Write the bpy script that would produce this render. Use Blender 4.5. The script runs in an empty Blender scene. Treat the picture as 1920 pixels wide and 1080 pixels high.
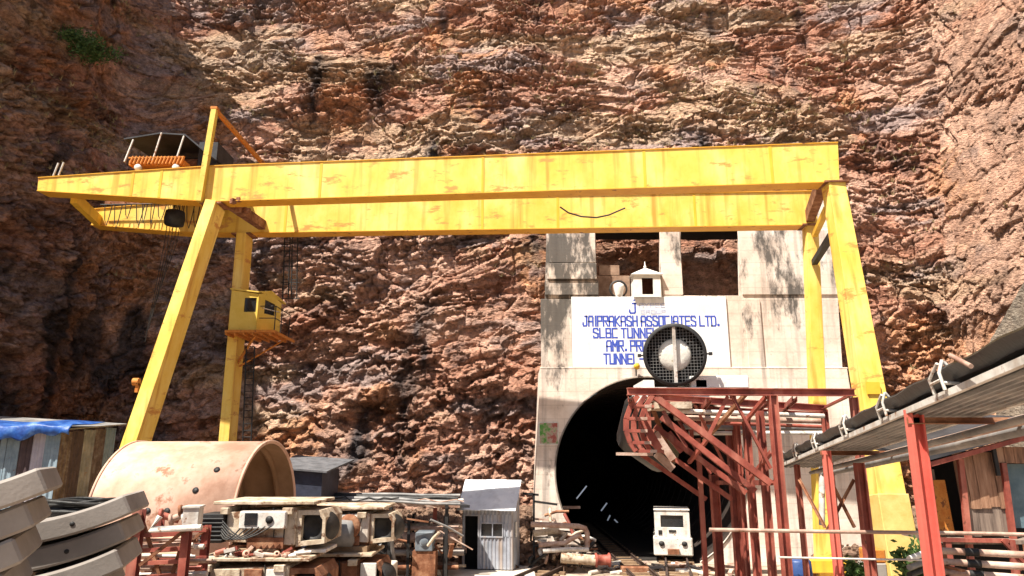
import bpy, bmesh, math, random
import numpy as np
from mathutils import Vector, Matrix
random.seed(7)
S = bpy.context.scene
C = S.collection
R_ = math.radians
PI = math.pi

# ------------------------------------------------------------------ camera, sky, sun, exposure
CAM_H, PITCH, FPX = 4.5, R_(13.4), 1330.0
cam = bpy.data.cameras.new('camera'); camo = bpy.data.objects.new('camera', cam); C.objects.link(camo)
camo.location = (0, 0, CAM_H); camo.rotation_euler = (R_(90) + PITCH, 0, 0)
cam.sensor_width = 36; cam.lens = FPX / 1920 * 36; cam.clip_end = 500; cam.clip_start = .1
S.camera = camo
SUN = Vector((-.36, -.35, .865)).normalized()
el = math.asin(SUN.z); az = math.atan2(SUN.x, SUN.y)
w = bpy.data.worlds.new('World'); S.world = w; w.use_nodes = True
nt = w.node_tree; bg = nt.nodes['Background']
sk = nt.nodes.new('ShaderNodeTexSky'); sk.sky_type = 'NISHITA'; sk.sun_disc = False
sk.sun_elevation = el; sk.sun_rotation = az; sk.dust_density = 2.0; sk.ozone_density = .6
nt.links.new(sk.outputs[0], bg.inputs[0]); bg.inputs[1].default_value = .055
sl = bpy.data.lights.new('sun', 'SUN'); sl.energy = 5.0; sl.angle = R_(.5); sl.color = (1, .93, .82)
so = bpy.data.objects.new('sun', sl); C.objects.link(so)
so.rotation_euler = (-SUN).to_track_quat('-Z', 'Y').to_euler(); so.location = (0, 0, 60)
S.view_settings.view_transform = 'Standard'; S.view_settings.look = 'None'
S.view_settings.exposure = 1.22; S.view_settings.gamma = 1

# ------------------------------------------------------------------ helpers
def at(u, v, Y):
    """photo pixel + distance north -> world point"""
    x = (u - 960) / FPX; z = (540 - v) / FPX
    dy = math.cos(PITCH) - z * math.sin(PITCH); dz = math.sin(PITCH) + z * math.cos(PITCH)
    t = Y / dy
    return Vector((x * t, Y, CAM_H + dz * t))
def onplane(u, v, A, B):
    """pixel on the vertical plane through plan points A, B -> (distance from A along AB, z)"""
    x = (u - 960) / FPX; z = (540 - v) / FPX
    dy = math.cos(PITCH) - z * math.sin(PITCH); dz = math.sin(PITCH) + z * math.cos(PITCH)
    ax, ay = A; dx_, dy_ = B[0] - A[0], B[1] - A[1]; L = math.hypot(dx_, dy_); dx_ /= L; dy_ /= L
    # (x t, dy t) = A + s d
    den = x * dy_ - dy * dx_
    t = (ax * dy_ - ay * dx_) / den
    s = (x * t - ax) * dx_ + (dy * t - ay) * dy_
    return s, CAM_H + dz * t

def link_tag(o, label=None, cat=None, group=None, kind=None):
    if label: o['label'] = label
    if cat: o['category'] = cat
    if group: o['group'] = group
    if kind: o['kind'] = kind
    return o
tag = link_tag
def worldloc(o):
    v = Vector((0, 0, 0))
    while o is not None:
        v += o.location; o = o.parent
    return v
def thing(name, label, cat, loc=(0, 0, 0), group=None):
    o = bpy.data.objects.new(name, None); C.objects.link(o); o.location = loc; o.empty_display_size = .2
    return tag(o, label, cat, group)

class MB:
    def __init__(s): s.v = []; s.f = []; s.sm = []
    def add(s, vs, fs, smooth=False):
        b = len(s.v); s.v += [Vector(p) for p in vs]
        for f in fs: s.f.append([b + i for i in f]); s.sm.append(smooth)
        return s
    def box(s, a, b, rz=0, c=None):
        x0, y0, z0 = a; x1, y1, z1 = b
        vs = [(x0,y0,z0),(x1,y0,z0),(x1,y1,z0),(x0,y1,z0),(x0,y0,z1),(x1,y0,z1),(x1,y1,z1),(x0,y1,z1)]
        if rz:
            cx, cy = c or ((x0 + x1) / 2, (y0 + y1) / 2); ca, sa = math.cos(rz), math.sin(rz)
            vs = [(cx + (x-cx)*ca - (y-cy)*sa, cy + (x-cx)*sa + (y-cy)*ca, z) for x, y, z in vs]
        return s.add(vs, [(0,3,2,1),(4,5,6,7),(0,1,5,4),(1,2,6,5),(2,3,7,6),(3,0,4,7)])
    def cbox(s, c, d, rz=0):
        return s.box([c[i]-d[i]/2 for i in range(3)], [c[i]+d[i]/2 for i in range(3)], rz)
    def extr(s, prof, p, q, up=(0, 0, 1), prof2=None):
        p = Vector(p); q = Vector(q); d = (q - p).normalized(); up = Vector(up)
        if abs(d.dot(up)) > .98: up = Vector((0, 1, 0)) if abs(d.y) < .9 else Vector((1, 0, 0))
        a = d.cross(up).normalized(); b = a.cross(d).normalized()
        n = len(prof); vs = [p + a*x + b*y for x, y in prof] + [q + a*x + b*y for x, y in (prof2 or prof)]
        fs = [(i, (i+1) % n, n + (i+1) % n, n + i) for i in range(n)]
        fs += [tuple(range(n))[::-1], tuple(range(n, 2*n))]
        return s.add(vs, fs)
    def beam(s, p, q, w, h=None, up=(0, 0, 1), w2=None, h2=None):
        h = h or w
        pr = lambda w, h: [(-w/2,-h/2),(w/2,-h/2),(w/2,h/2),(-w/2,h/2)]
        return s.extr(pr(w, h), p, q, up, pr(w2 or w, h2 or h))
    def ibeam(s, p, q, w=.2, h=.2, t=.02, up=(0, 0, 1)):
        W, H = w/2, h/2; k = t/2
        return s.extr([(-W,-H),(W,-H),(W,-H+t),(k,-H+t),(k,H-t),(W,H-t),(W,H),(-W,H),(-W,H-t),(-k,H-t),(-k,-H+t),(-W,-H+t)], p, q, up)
    def chan(s, p, q, w=.1, h=.2, t=.015, up=(0, 0, 1)):
        H = h/2
        return s.extr([(0,-H),(w,-H),(w,-H+t),(t,-H+t),(t,H-t),(w,H-t),(w,H),(0,H)], p, q, up)
    def angle(s, p, q, w=.08, t=.01, up=(0, 0, 1)):
        return s.extr([(0,0),(w,0),(w,t),(t,t),(t,w),(0,w)], p, q, up)
    def tube(s, pts, r, n=10, cap=True):
        pts = [Vector(p) for p in pts]; rings = []; prev = None
        rr = r if isinstance(r, (list, tuple)) else [r] * len(pts)
        for i, p in enumerate(pts):
            d = (pts[min(i+1, len(pts)-1)] - pts[max(i-1, 0)]).normalized()
            if prev is None:
                up = Vector((0, 0, 1)) if abs(d.z) < .9 else Vector((1, 0, 0)); a = d.cross(up).normalized()
            else: a = (prev - d * prev.dot(d)).normalized()
            prev = a; b = d.cross(a)
            rings.append([p + (a*math.cos(2*PI*k/n) + b*math.sin(2*PI*k/n)) * rr[i] for k in range(n)])
        vs = [x for g in rings for x in g]; m = len(pts)
        fs = [(i*n+k, i*n+(k+1) % n, (i+1)*n+(k+1) % n, (i+1)*n+k) for i in range(m-1) for k in range(n)]
        s.add(vs, fs, True)
        if cap: s.add(rings[0], [tuple(range(n))[::-1]]); s.add(rings[-1], [tuple(range(n))])
        return s
    def lathe(s, prof, c, axis=(0, 0, 1), n=32, a0=0, a1=2*PI, smooth=True):
        """prof: list of (radius, along)"""
        c = Vector(c); ax = Vector(axis).normalized(); up = Vector((0, 0, 1)) if abs(ax.z) < .9 else Vector((0, 1, 0))
        a = (up - ax*up.dot(ax)).normalized(); b = ax.cross(a); full = abs(a1 - a0 - 2*PI) < 1e-6
        m = n if full else n + 1; vs = []
        for k in range(m):
            t = a0 + (a1 - a0) * k / n; d = a*math.cos(t) + b*math.sin(t)
            vs += [c + d*r + ax*h for r, h in prof]
        L = len(prof)
        fs = [(k*L+i, ((k+1) % m)*L+i, ((k+1) % m)*L+i+1, k*L+i+1) for k in range(n) for i in range(L-1)]
        return s.add(vs, fs, smooth)
    def plate(s, outline, holes, conv, d0, d1):
        """2-D polygon with holes made solid: conv(x, y, depth) -> point"""
        from mathutils.geometry import tessellate_polygon
        loops = [outline] + holes; flat = [p for l in loops for p in l]; N = len(flat)
        tri = tessellate_polygon([[Vector((x, y, 0)) for x, y in l] for l in loops])
        vs = [conv(x, y, d0) for x, y in flat] + [conv(x, y, d1) for x, y in flat]
        fs = [tuple(t) for t in tri] + [tuple(N + i for i in t[::-1]) for t in tri]; b = 0
        for l in loops:
            n = len(l); fs += [(b+i, b+(i+1) % n, N+b+(i+1) % n, N+b+i) for i in range(n)]; b += n
        return s.add(vs, fs)
    def build_each(s, name, mat, parent=None, bevel=0):
        out = []; i = 0
        # every add() of a closed piece becomes an object of its own
        par = list(range(len(s.v)))
        def fd(x):
            while par[x] != x: par[x] = par[par[x]]; x = par[x]
            return x
        for f in s.f:
            for q in f[1:]: par[fd(q)] = fd(f[0])
        comp = {}
        for f, sm in zip(s.f, s.sm): comp.setdefault(fd(f[0]), []).append((f, sm))
        for fs in comp.values():
            n = MB(); ids = sorted({q for f, _ in fs for q in f}); mp = {q: k for k, q in enumerate(ids)}
            n.v = [s.v[q] for q in ids]; n.f = [[mp[q] for q in f] for f, _ in fs]; n.sm = [sm for _, sm in fs]; out.append(n.build(name, mat, parent, bevel))
        return out
    def build(s, name, mat, parent=None, bevel=0, origin=None, fix=True):
        me = bpy.data.meshes.new(name)
        if parent is not None: off = worldloc(parent)
        else:
            if origin is None:
                xs = [p.x for p in s.v]; ys = [p.y for p in s.v]; zs = [p.z for p in s.v]
                origin = ((min(xs)+max(xs))/2, (min(ys)+max(ys))/2, min(zs))
            off = Vector(origin)
        me.from_pydata([tuple(p - off) for p in s.v], [], s.f)
        me.polygons.foreach_set('use_smooth', s.sm)
        if fix:
            bm = bmesh.new(); bm.from_mesh(me); bmesh.ops.recalc_face_normals(bm, faces=bm.faces); bm.to_mesh(me); bm.free()
        me.materials.append(mat)
        o = bpy.data.objects.new(name, me); C.objects.link(o)
        if parent is not None: o.parent = parent
        else: o.location = off
        if bevel:
            b = o.modifiers.new('bevel', 'BEVEL'); b.width = bevel; b.segments = 1; b.limit_method = 'ANGLE'
        return o
def kids(o): return [c for c in bpy.data.objects if c.parent == o]
def dup(o, loc=None, rz=None, label=None, parent=None):
    c = o.copy(); C.objects.link(c); c.parent = parent
    for k in kids_map(o): dup(k, parent=c)
    if loc is not None: c.location = loc
    if rz is not None: c.rotation_euler = (0, 0, rz)
    if label: c['label'] = label
    return c
def kids_map(o): return [c for c in list(bpy.data.objects) if c.parent is o or c.parent == o]

# ------------------------------------------------------------------ materials
def mat(name, cols, scale=2.0, rough=.7, metal=0, bump=.2, bscale=None, rust=None, stretch=(1, 1, 1), streak=None, spec=.3, detail=6, rmap=None):
    """cols: 2-4 base colours mixed by noise; rust=(colour, threshold, scale); streak=(colour, amount): dirt runs down"""
    m = bpy.data.materials.new(name); m.use_nodes = True; n = m.node_tree; N = n.nodes; L = n.links
    b = N['Principled BSDF']; b.inputs['Roughness'].default_value = rough; b.inputs['Metallic'].default_value = metal
    b.inputs['Specular IOR Level'].default_value = spec
    g = N.new('ShaderNodeNewGeometry'); mp = N.new('ShaderNodeMapping'); mp.inputs['Scale'].default_value = stretch
    L.new(g.outputs['Position'], mp.inputs[0])
    t = N.new('ShaderNodeTexNoise'); t.inputs['Scale'].default_value = scale; t.inputs['Detail'].default_value = detail
    t.inputs['Roughness'].default_value = .65; L.new(mp.outputs[0], t.inputs['Vector'])
    r = N.new('ShaderNodeValToRGB'); L.new(t.outputs['Fac'], r.inputs[0]); e = r.color_ramp.elements
    k = len(cols)
    while len(e) < k: e.new(.5)
    for i, c in enumerate(cols): e[i].position = .34 + .32 * i / max(1, k-1); e[i].color = (*c, 1)
    out = r.outputs[0]
    def mix(col, fac, base):
        x = N.new('ShaderNodeMix'); x.data_type = 'RGBA'; L.new(fac, x.inputs[0]); L.new(base, x.inputs[6]); x.inputs[7].default_value = (*col, 1)
        return x.outputs[2]
    if streak:
        mp2 = N.new('ShaderNodeMapping'); mp2.inputs['Scale'].default_value = (2.6, 2.6, .16); L.new(g.outputs['Position'], mp2.inputs[0])
        t2 = N.new('ShaderNodeTexNoise'); t2.inputs['Scale'].default_value = 1.3; t2.inputs['Detail'].default_value = 5; L.new(mp2.outputs[0], t2.inputs['Vector'])
        r2 = N.new('ShaderNodeMapRange'); r2.inputs[1].default_value = .52; r2.inputs[2].default_value = .72; r2.inputs[4].default_value = streak[1]
        L.new(t2.outputs['Fac'], r2.inputs[0]); out = mix(streak[0], r2.outputs[0], out)
    if rust:
        t3 = N.new('ShaderNodeTexNoise'); t3.inputs['Scale'].default_value = rust[2]; t3.inputs['Detail'].default_value = 9; t3.inputs['Roughness'].default_value = .72
        if rmap:
            m3 = N.new('ShaderNodeMapping'); m3.inputs['Rotation'].default_value = rmap[0]; m3.inputs['Scale'].default_value = rmap[1]
            L.new(g.outputs['Position'], m3.inputs[0]); L.new(m3.outputs[0], t3.inputs['Vector'])
        else: L.new(g.outputs['Position'], t3.inputs['Vector'])
        r3 = N.new('ShaderNodeMapRange'); r3.inputs[1].default_value = rust[1]; r3.inputs[2].default_value = rust[1] + .07
        L.new(t3.outputs['Fac'], r3.inputs[0]); out = mix(rust[0], r3.outputs[0], out)
    L.new(out, b.inputs['Base Color'])
    if bump:
        t4 = N.new('ShaderNodeTexNoise'); t4.inputs['Scale'].default_value = bscale or scale * 6; t4.inputs['Detail'].default_value = 5
        L.new(mp.outputs[0], t4.inputs['Vector'])
        bp = N.new('ShaderNodeBump'); bp.inputs['Strength'].default_value = bump; bp.inputs['Distance'].default_value = .03
        L.new(t4.outputs['Fac'], bp.inputs['Height']); L.new(bp.outputs[0], b.inputs['Normal'])
    return m
def emis(name, col, st):
    m = bpy.data.materials.new(name); m.use_nodes = True; b = m.node_tree.nodes['Principled BSDF']
    b.inputs['Base Color'].default_value = (*col, 1); b.inputs['Emission Color'].default_value = (*col, 1); b.inputs['Emission Strength'].default_value = st
    return m
RUST = (.19, .065, .02)
yellow = mat('yellow_paint', [(.74, .46, .06), (.81, .55, .11), (.85, .64, .20)], .7, .5, bump=.12, bscale=9, rust=((.56, .26, .06), .565, .8), rmap=((0, .45, 0), (1, 1, 3.0)), streak=((.52, .22, .03), .75), stretch=(1, 1, .6))
yellow2 = mat('yellow_paint_clean', [(.70, .40, .03), (.78, .48, .05)], .9, .5, bump=.1, bscale=9, rust=(RUST, .68, 3.0), streak=((.4, .18, .03), .5))
flangem = mat('shaded_flange_yellow', [(.62, .30, .025), (.72, .38, .04)], 1.5, .55, rust=(RUST, .60, 2.5))  # girder yellow with the orange of its shaded underside put into the colour
cream_yellow = mat('faded_cab_yellow', [(.62, .42, .06), (.72, .52, .11)], 1.5, .6, rust=(RUST, .6, 3.5))
orange_rail = mat('orange_rusty_rail', [(.45, .14, .02), (.6, .25, .05)], 6, .7, rust=(RUST, .55, 6))
redp = mat('red_oxide_paint', [(.15, .038, .028), (.27, .065, .045), (.38, .12, .085)], 1.6, .6, bump=.15, rust=((.12, .045, .03), .6, 4), streak=((.5, .24, .17), .5))
redbright = mat('bright_red_paint', [(.50, .085, .065), (.58, .12, .09)], 1.6, .55, bump=.15, rust=((.2, .06, .03), .64, 5), streak=((.6, .3, .22), .4))
rustm = mat('rusted_steel', [(.10, .04, .02), (.22, .09, .045), (.35, .19, .11)], 3, .85, bump=.3)
pinkpipe = mat('faded_pink_pipe', [(.26, .145, .105), (.40, .27, .21), (.54, .42, .35)], 3, .7, rust=(RUST, .6, 5))
blacks = mat('black_steel', [(.012, .012, .013), (.03, .028, .027)], 4, .6, bump=.2)
rubber = mat('black_rubber', [(.008, .008, .009), (.02, .02, .021)], 3, .42, bump=.15)
cable_m = mat('black_cable', [(.012, .012, .012), (.05, .048, .045)], 5, .5)
whitep = mat('dirty_white_paint', [(.40, .37, .33), (.62, .59, .54), (.72, .69, .64)], 2, .65, bump=.25, rust=((.25, .12, .06), .57, 4), streak=((.34, .22, .14), .6))
creamp = mat('cream_machine_paint', [(.28, .20, .13), (.50, .41, .30), (.62, .53, .42)], 2.4, .7, bump=.4, rust=((.17, .085, .045), .53, 3.2), streak=((.16, .09, .055), .85))
shellm = mat('primer_pink_steel_shell', [(.44, .25, .17), (.58, .36, .26), (.66, .46, .36)], 1.1, .7, bump=.2, rust=((.33, .15, .085), .57, 1.1), streak=((.42, .2, .12), .35))
shellin = mat('rusty_brown_steel', [(.16, .085, .04), (.26, .15, .08)], 1.0, .8, rust=(RUST, .6, 2))
conc = mat('grey_concrete', [(.21, .185, .165), (.27, .24, .215), (.33, .30, .27)], .9, .9, bump=.1, bscale=30, streak=((.22, .2, .18), .4))
slabm = mat('dusty_slab_concrete', [(.42, .37, .31), (.54, .48, .41), (.6, .54, .46)], 1.2, .9, bump=.3)
galv = mat('galvanised_sheet', [(.26, .28, .32), (.36, .38, .43), (.46, .48, .52)], 1.6, .5, .2, bump=.05, rust=((.36, .22, .11), .66, 2.6), streak=((.42, .28, .16), .7))
galvroof = mat('pale_roof_sheet', [(.55, .57, .60), (.72, .73, .74)], 1.4, .5, .1, bump=.05, streak=((.4, .4, .42), .5))
greysheet = mat('grey_underside_sheet', [(.13, .13, .13), (.22, .215, .21), (.34, .32, .30)], 1.4, .6, .1, bump=.1, rust=((.25, .14, .08), .6, 3))
darksheet = mat('dark_sheet', [(.018, .018, .022), (.045, .045, .05)], 2, .6, bump=.2)
bluetarp = mat('blue_tarpaulin', [(.01, .035, .16), (.02, .08, .30), (.09, .19, .42)], 2.2, .45, bump=.8, bscale=5)
wood = mat('weathered_orange_boards', [(.12, .065, .04), (.28, .15, .09), (.42, .26, .17)], 1.4, .8, stretch=(5, 5, .5), bump=.3)
woodg = mat('weathered_grey_boards', [(.10, .075, .06), (.20, .15, .12), (.28, .22, .17)], 1.4, .85, stretch=(5, 5, .5), bump=.3)
timber = mat('rough_timber', [(.16, .10, .06), (.30, .2, .12)], 3, .85)
darkin = mat('dark_interior', [(.006, .006, .007), (.014, .012, .011)], 2, .9)  # near black that puts the shade of dark recesses into the colour
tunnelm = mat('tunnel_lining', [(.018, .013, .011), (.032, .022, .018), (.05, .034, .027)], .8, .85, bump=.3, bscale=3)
hubwhite = mat('fan_hub_white', [(.58, .56, .50), (.72, .70, .64)], 3, .5, rust=((.4, .34, .25), .6, 7))
blued = mat('blue_plastic', [(.02, .05, .16), (.04, .08, .22)], 3, .4)
glassd = mat('dark_glass', [(.01, .012, .014), (.02, .024, .028)], 1, .12, bump=0, spec=.6)
whitelime = mat('white_limewash', [(.66, .64, .60), (.80, .78, .74)], 3, .8, bump=.2)
signwhite = mat('white_painted_sign', [(.62, .64, .66), (.80, .81, .82), (.82, .82, .82)], 1.1, .8, bump=.2, bscale=12, streak=((.45, .46, .45), .5))
signblue = mat('blue_lettering', [(.03, .06, .38), (.06, .11, .50)], 9, .7, bump=0, rust=((.35, .40, .62), .70, 10))
signfade = mat('faded_blue_lettering', [(.34, .38, .58), (.55, .58, .68)], 9, .8, bump=0)

# portal concrete with formwork lines and black run-off stains
def portal_mat():
    m = mat('portal_concrete', [(.56, .45, .37), (.72, .61, .52), (.79, .71, .63)], .55, .9, bump=.35, bscale=9, rust=((.40, .28, .21), .64, 2.0), streak=((.20, .17, .15), .6))
    N = m.node_tree.nodes; L = m.node_tree.links; b = N['Principled BSDF']
    src = b.inputs['Base Color'].links[0].from_socket
    g = [x for x in N if x.type == 'NEW_GEOMETRY'][0]
    sep = N.new('ShaderNodeSeparateXYZ'); L.new(g.outputs['Position'], sep.inputs[0])
    cb = N.new('ShaderNodeCombineXYZ'); L.new(sep.outputs[0], cb.inputs[0]); L.new(sep.outputs[2], cb.inputs[1])
    br = N.new('ShaderNodeTexBrick'); L.new(cb.outputs[0], br.inputs['Vector']); br.inputs['Scale'].default_value = 1
    br.inputs['Mortar Size'].default_value = .018; br.inputs['Brick Width'].default_value = 2.4; br.inputs['Row Height'].default_value = .62
    br.inputs['Color1'].default_value = (1, 1, 1, 1); br.inputs['Color2'].default_value = (.86, .86, .86, 1); br.inputs['Mortar'].default_value = (.62, .58, .55, 1)
    mu = N.new('ShaderNodeMix'); mu.data_type = 'RGBA'; mu.blend_type = 'MULTIPLY'; mu.inputs[0].default_value = .45
    L.new(src, mu.inputs[6]); L.new(br.outputs[0], mu.inputs[7])
    # algae / soot stain: strongest top left
    t = N.new('ShaderNodeTexNoise'); t.inputs['Scale'].default_value = .9; t.inputs['Detail'].default_value = 9; t.inputs['Roughness'].default_value = .7
    mp = N.new('ShaderNodeMapping'); mp.inputs['Scale'].default_value = (1.2, 1.2, .45); L.new(g.outputs['Position'], mp.inputs[0]); L.new(mp.outputs[0], t.inputs['Vector'])
    def rng(sock, a, c, lo, hi):
        r = N.new('ShaderNodeMapRange'); r.inputs[1].default_value = a; r.inputs[2].default_value = c; r.inputs[3].default_value = lo; r.inputs[4].default_value = hi
        L.new(sock, r.inputs[0]); return r.outputs[0]
    def mth(op, a, c):
        x = N.new('ShaderNodeMath'); x.operation = op; L.new(a, x.inputs[0])
        if isinstance(c, float): x.inputs[1].default_value = c
        else: L.new(c, x.inputs[1])
        return x.outputs[0]
    left = rng(sep.outputs[0], 2.4, 5.2, .105, 0.0); hi = rng(sep.outputs[2], 7.5, 11.0, -.13, .05)
    st = rng(mth('ADD', mth('ADD', t.outputs[0], left), hi), .56, .66, 0, .9)
    mx = N.new('ShaderNodeMix'); mx.data_type = 'RGBA'; L.new(st, mx.inputs[0]); L.new(mu.outputs[2], mx.inputs[6]); mx.inputs[7].default_value = (.06, .055, .05, 1)
    L.new(mx.outputs[2], b.inputs['Base Color'])
    return m
portalm = portal_mat()

# rock: colours come from a vertex attribute computed with the blocks, plus fine noise and bump
def rock_mat(name, attr=True, base=(.3, .17, .12)):
    m = bpy.data.materials.new(name); m.use_nodes = True; n = m.node_tree; N = n.nodes; L = n.links; b = N['Principled BSDF']
    b.inputs['Roughness'].default_value = .92; b.inputs['Specular IOR Level'].default_value = .15
    g = N.new('ShaderNodeNewGeometry')
    t = N.new('ShaderNodeTexNoise'); t.inputs['Scale'].default_value = 3.2; t.inputs['Detail'].default_value = 10; t.inputs['Roughness'].default_value = .75; L.new(g.outputs['Position'], t.inputs['Vector'])
    r = N.new('ShaderNodeValToRGB'); L.new(t.outputs[0], r.inputs[0]); e = r.color_ramp.elements
    e[0].position = .36; e[0].color = (.55, .52, .52, 1); e[1].position = .62; e[1].color = (1.3, 1.25, 1.2, 1)
    mu = N.new('ShaderNodeMix'); mu.data_type = 'RGBA'; mu.blend_type = 'MULTIPLY'; mu.inputs[0].default_value = 1
    if attr:
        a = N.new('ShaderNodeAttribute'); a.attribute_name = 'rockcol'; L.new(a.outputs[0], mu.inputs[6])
    else: mu.inputs[6].default_value = (*base, 1)
    L.new(r.outputs[0], mu.inputs[7]); L.new(mu.outputs[2], b.inputs['Base Color'])
    mp = N.new('ShaderNodeMapping'); mp.inputs['Scale'].default_value = (1, 1, 1.9); mp.inputs['Rotation'].default_value = (0, .25, 0); L.new(g.outputs['Position'], mp.inputs[0])
    v = N.new('ShaderNodeTexVoronoi'); v.inputs['Scale'].default_value = 4.5; v.feature = 'F1'; v.distance = 'CHEBYCHEV'
    t2 = N.new('ShaderNodeTexNoise'); t2.inputs['Scale'].default_value = 9; t2.inputs['Detail'].default_value = 8; t2.inputs['Roughness'].default_value = .7; L.new(mp.outputs[0], t2.inputs['Vector'])
    L.new(mp.outputs[0], v.inputs['Vector'])
    ad = N.new('ShaderNodeMath'); ad.operation = 'MULTIPLY_ADD'; L.new(v.outputs[0], ad.inputs[0]); ad.inputs[1].default_value = .8; L.new(t2.outputs[0], ad.inputs[2])
    bp = N.new('ShaderNodeBump'); bp.inputs['Strength'].default_value = 1; bp.inputs['Distance'].default_value = .2
    L.new(ad.outputs[0], bp.inputs['Height']); L.new(bp.outputs[0], b.inputs['Normal'])
    return m
rockm = rock_mat('fractured_red_rock')
rubblem = rock_mat('rubble_rock', False, (.27, .18, .13))

# ------------------------------------------------------------------ numpy noise
def h3(i, j, k, seed):
    n = (i.astype(np.int64) * 73856093) ^ (j.astype(np.int64) * 19349663) ^ (k.astype(np.int64) * 83492791) ^ (seed * 2654435761)
    n = (n ^ (n >> 13)) * 1274126177 & 0xFFFFFFFF; n = (n ^ (n >> 16)) * 2246822519 & 0xFFFFFFFF; n ^= n >> 15
    return (n & 0xFFFFFF) / float(0x1000000)
def vnoise(x, y, seed=0):
    i = np.floor(x); j = np.floor(y); fx = x - i; fy = y - j
    fx = fx*fx*fx*(fx*(fx*6-15)+10); fy = fy*fy*fy*(fy*(fy*6-15)+10); k = np.zeros_like(i)
    a = h3(i, j, k, seed); b = h3(i+1, j, k, seed); c = h3(i, j+1, k, seed); d = h3(i+1, j+1, k, seed)
    return (a*(1-fx)+b*fx)*(1-fy) + (c*(1-fx)+d*fx)*fy
def fbm(x, y, seed=0, o=5, g=.5):
    s = 0; a = 1; t = 0
    for q in range(o):
        s = s + a * (vnoise(x*2**q + 17*q, y*2**q - 9*q, seed+q) - .5) * 2; t += a; a *= g
    return s / t
def worley(x, y, seed=0):
    """nearest cell: (F1, F2-F1, random id, local dx, dy)"""
    i0 = np.floor(x); j0 = np.floor(y); f1 = np.full(x.shape, 9.); f2 = f1.copy(); rid = np.zeros(x.shape); lx = rid.copy(); ly = rid.copy()
    z = np.zeros_like(i0)
    for di in (-1, 0, 1):
        for dj in (-1, 0, 1):
            i = i0+di; j = j0+dj; px = i + h3(i, j, z, seed); py = j + h3(i, j, z, seed+1)
            dx = x-px; dy = y-py; d = np.maximum(abs(dx), abs(dy))*.6 + np.hypot(dx, dy)*.4
            m = d < f1; f2 = np.where(m, f1, np.minimum(f2, d)); f1 = np.where(m, d, f1)
            rid = np.where(m, h3(i, j, z, seed+2), rid); lx = np.where(m, dx, lx); ly = np.where(m, dy, ly)
    return f1, f2-f1, rid, lx, ly
def blocks(x, z, sx, sz, seed, tilt=1.0, gap=.13):
    f1, e, rid, lx, ly = worley(x/sx, z/sz, seed)
    gx = (rid*7.13 % 1 - .5)*2*tilt; gy = (rid*3.71 % 1 - .35)*2*tilt
    return (rid-.5)*1.0 + lx*gx + ly*gy - np.clip(1-e/gap, 0, 1)*.6, rid

# tunnel and portal geometry (used by the cliff to leave the opening free)
PY = 33.0
TC = (6.25, 3.82); TR = 4.28

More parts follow.
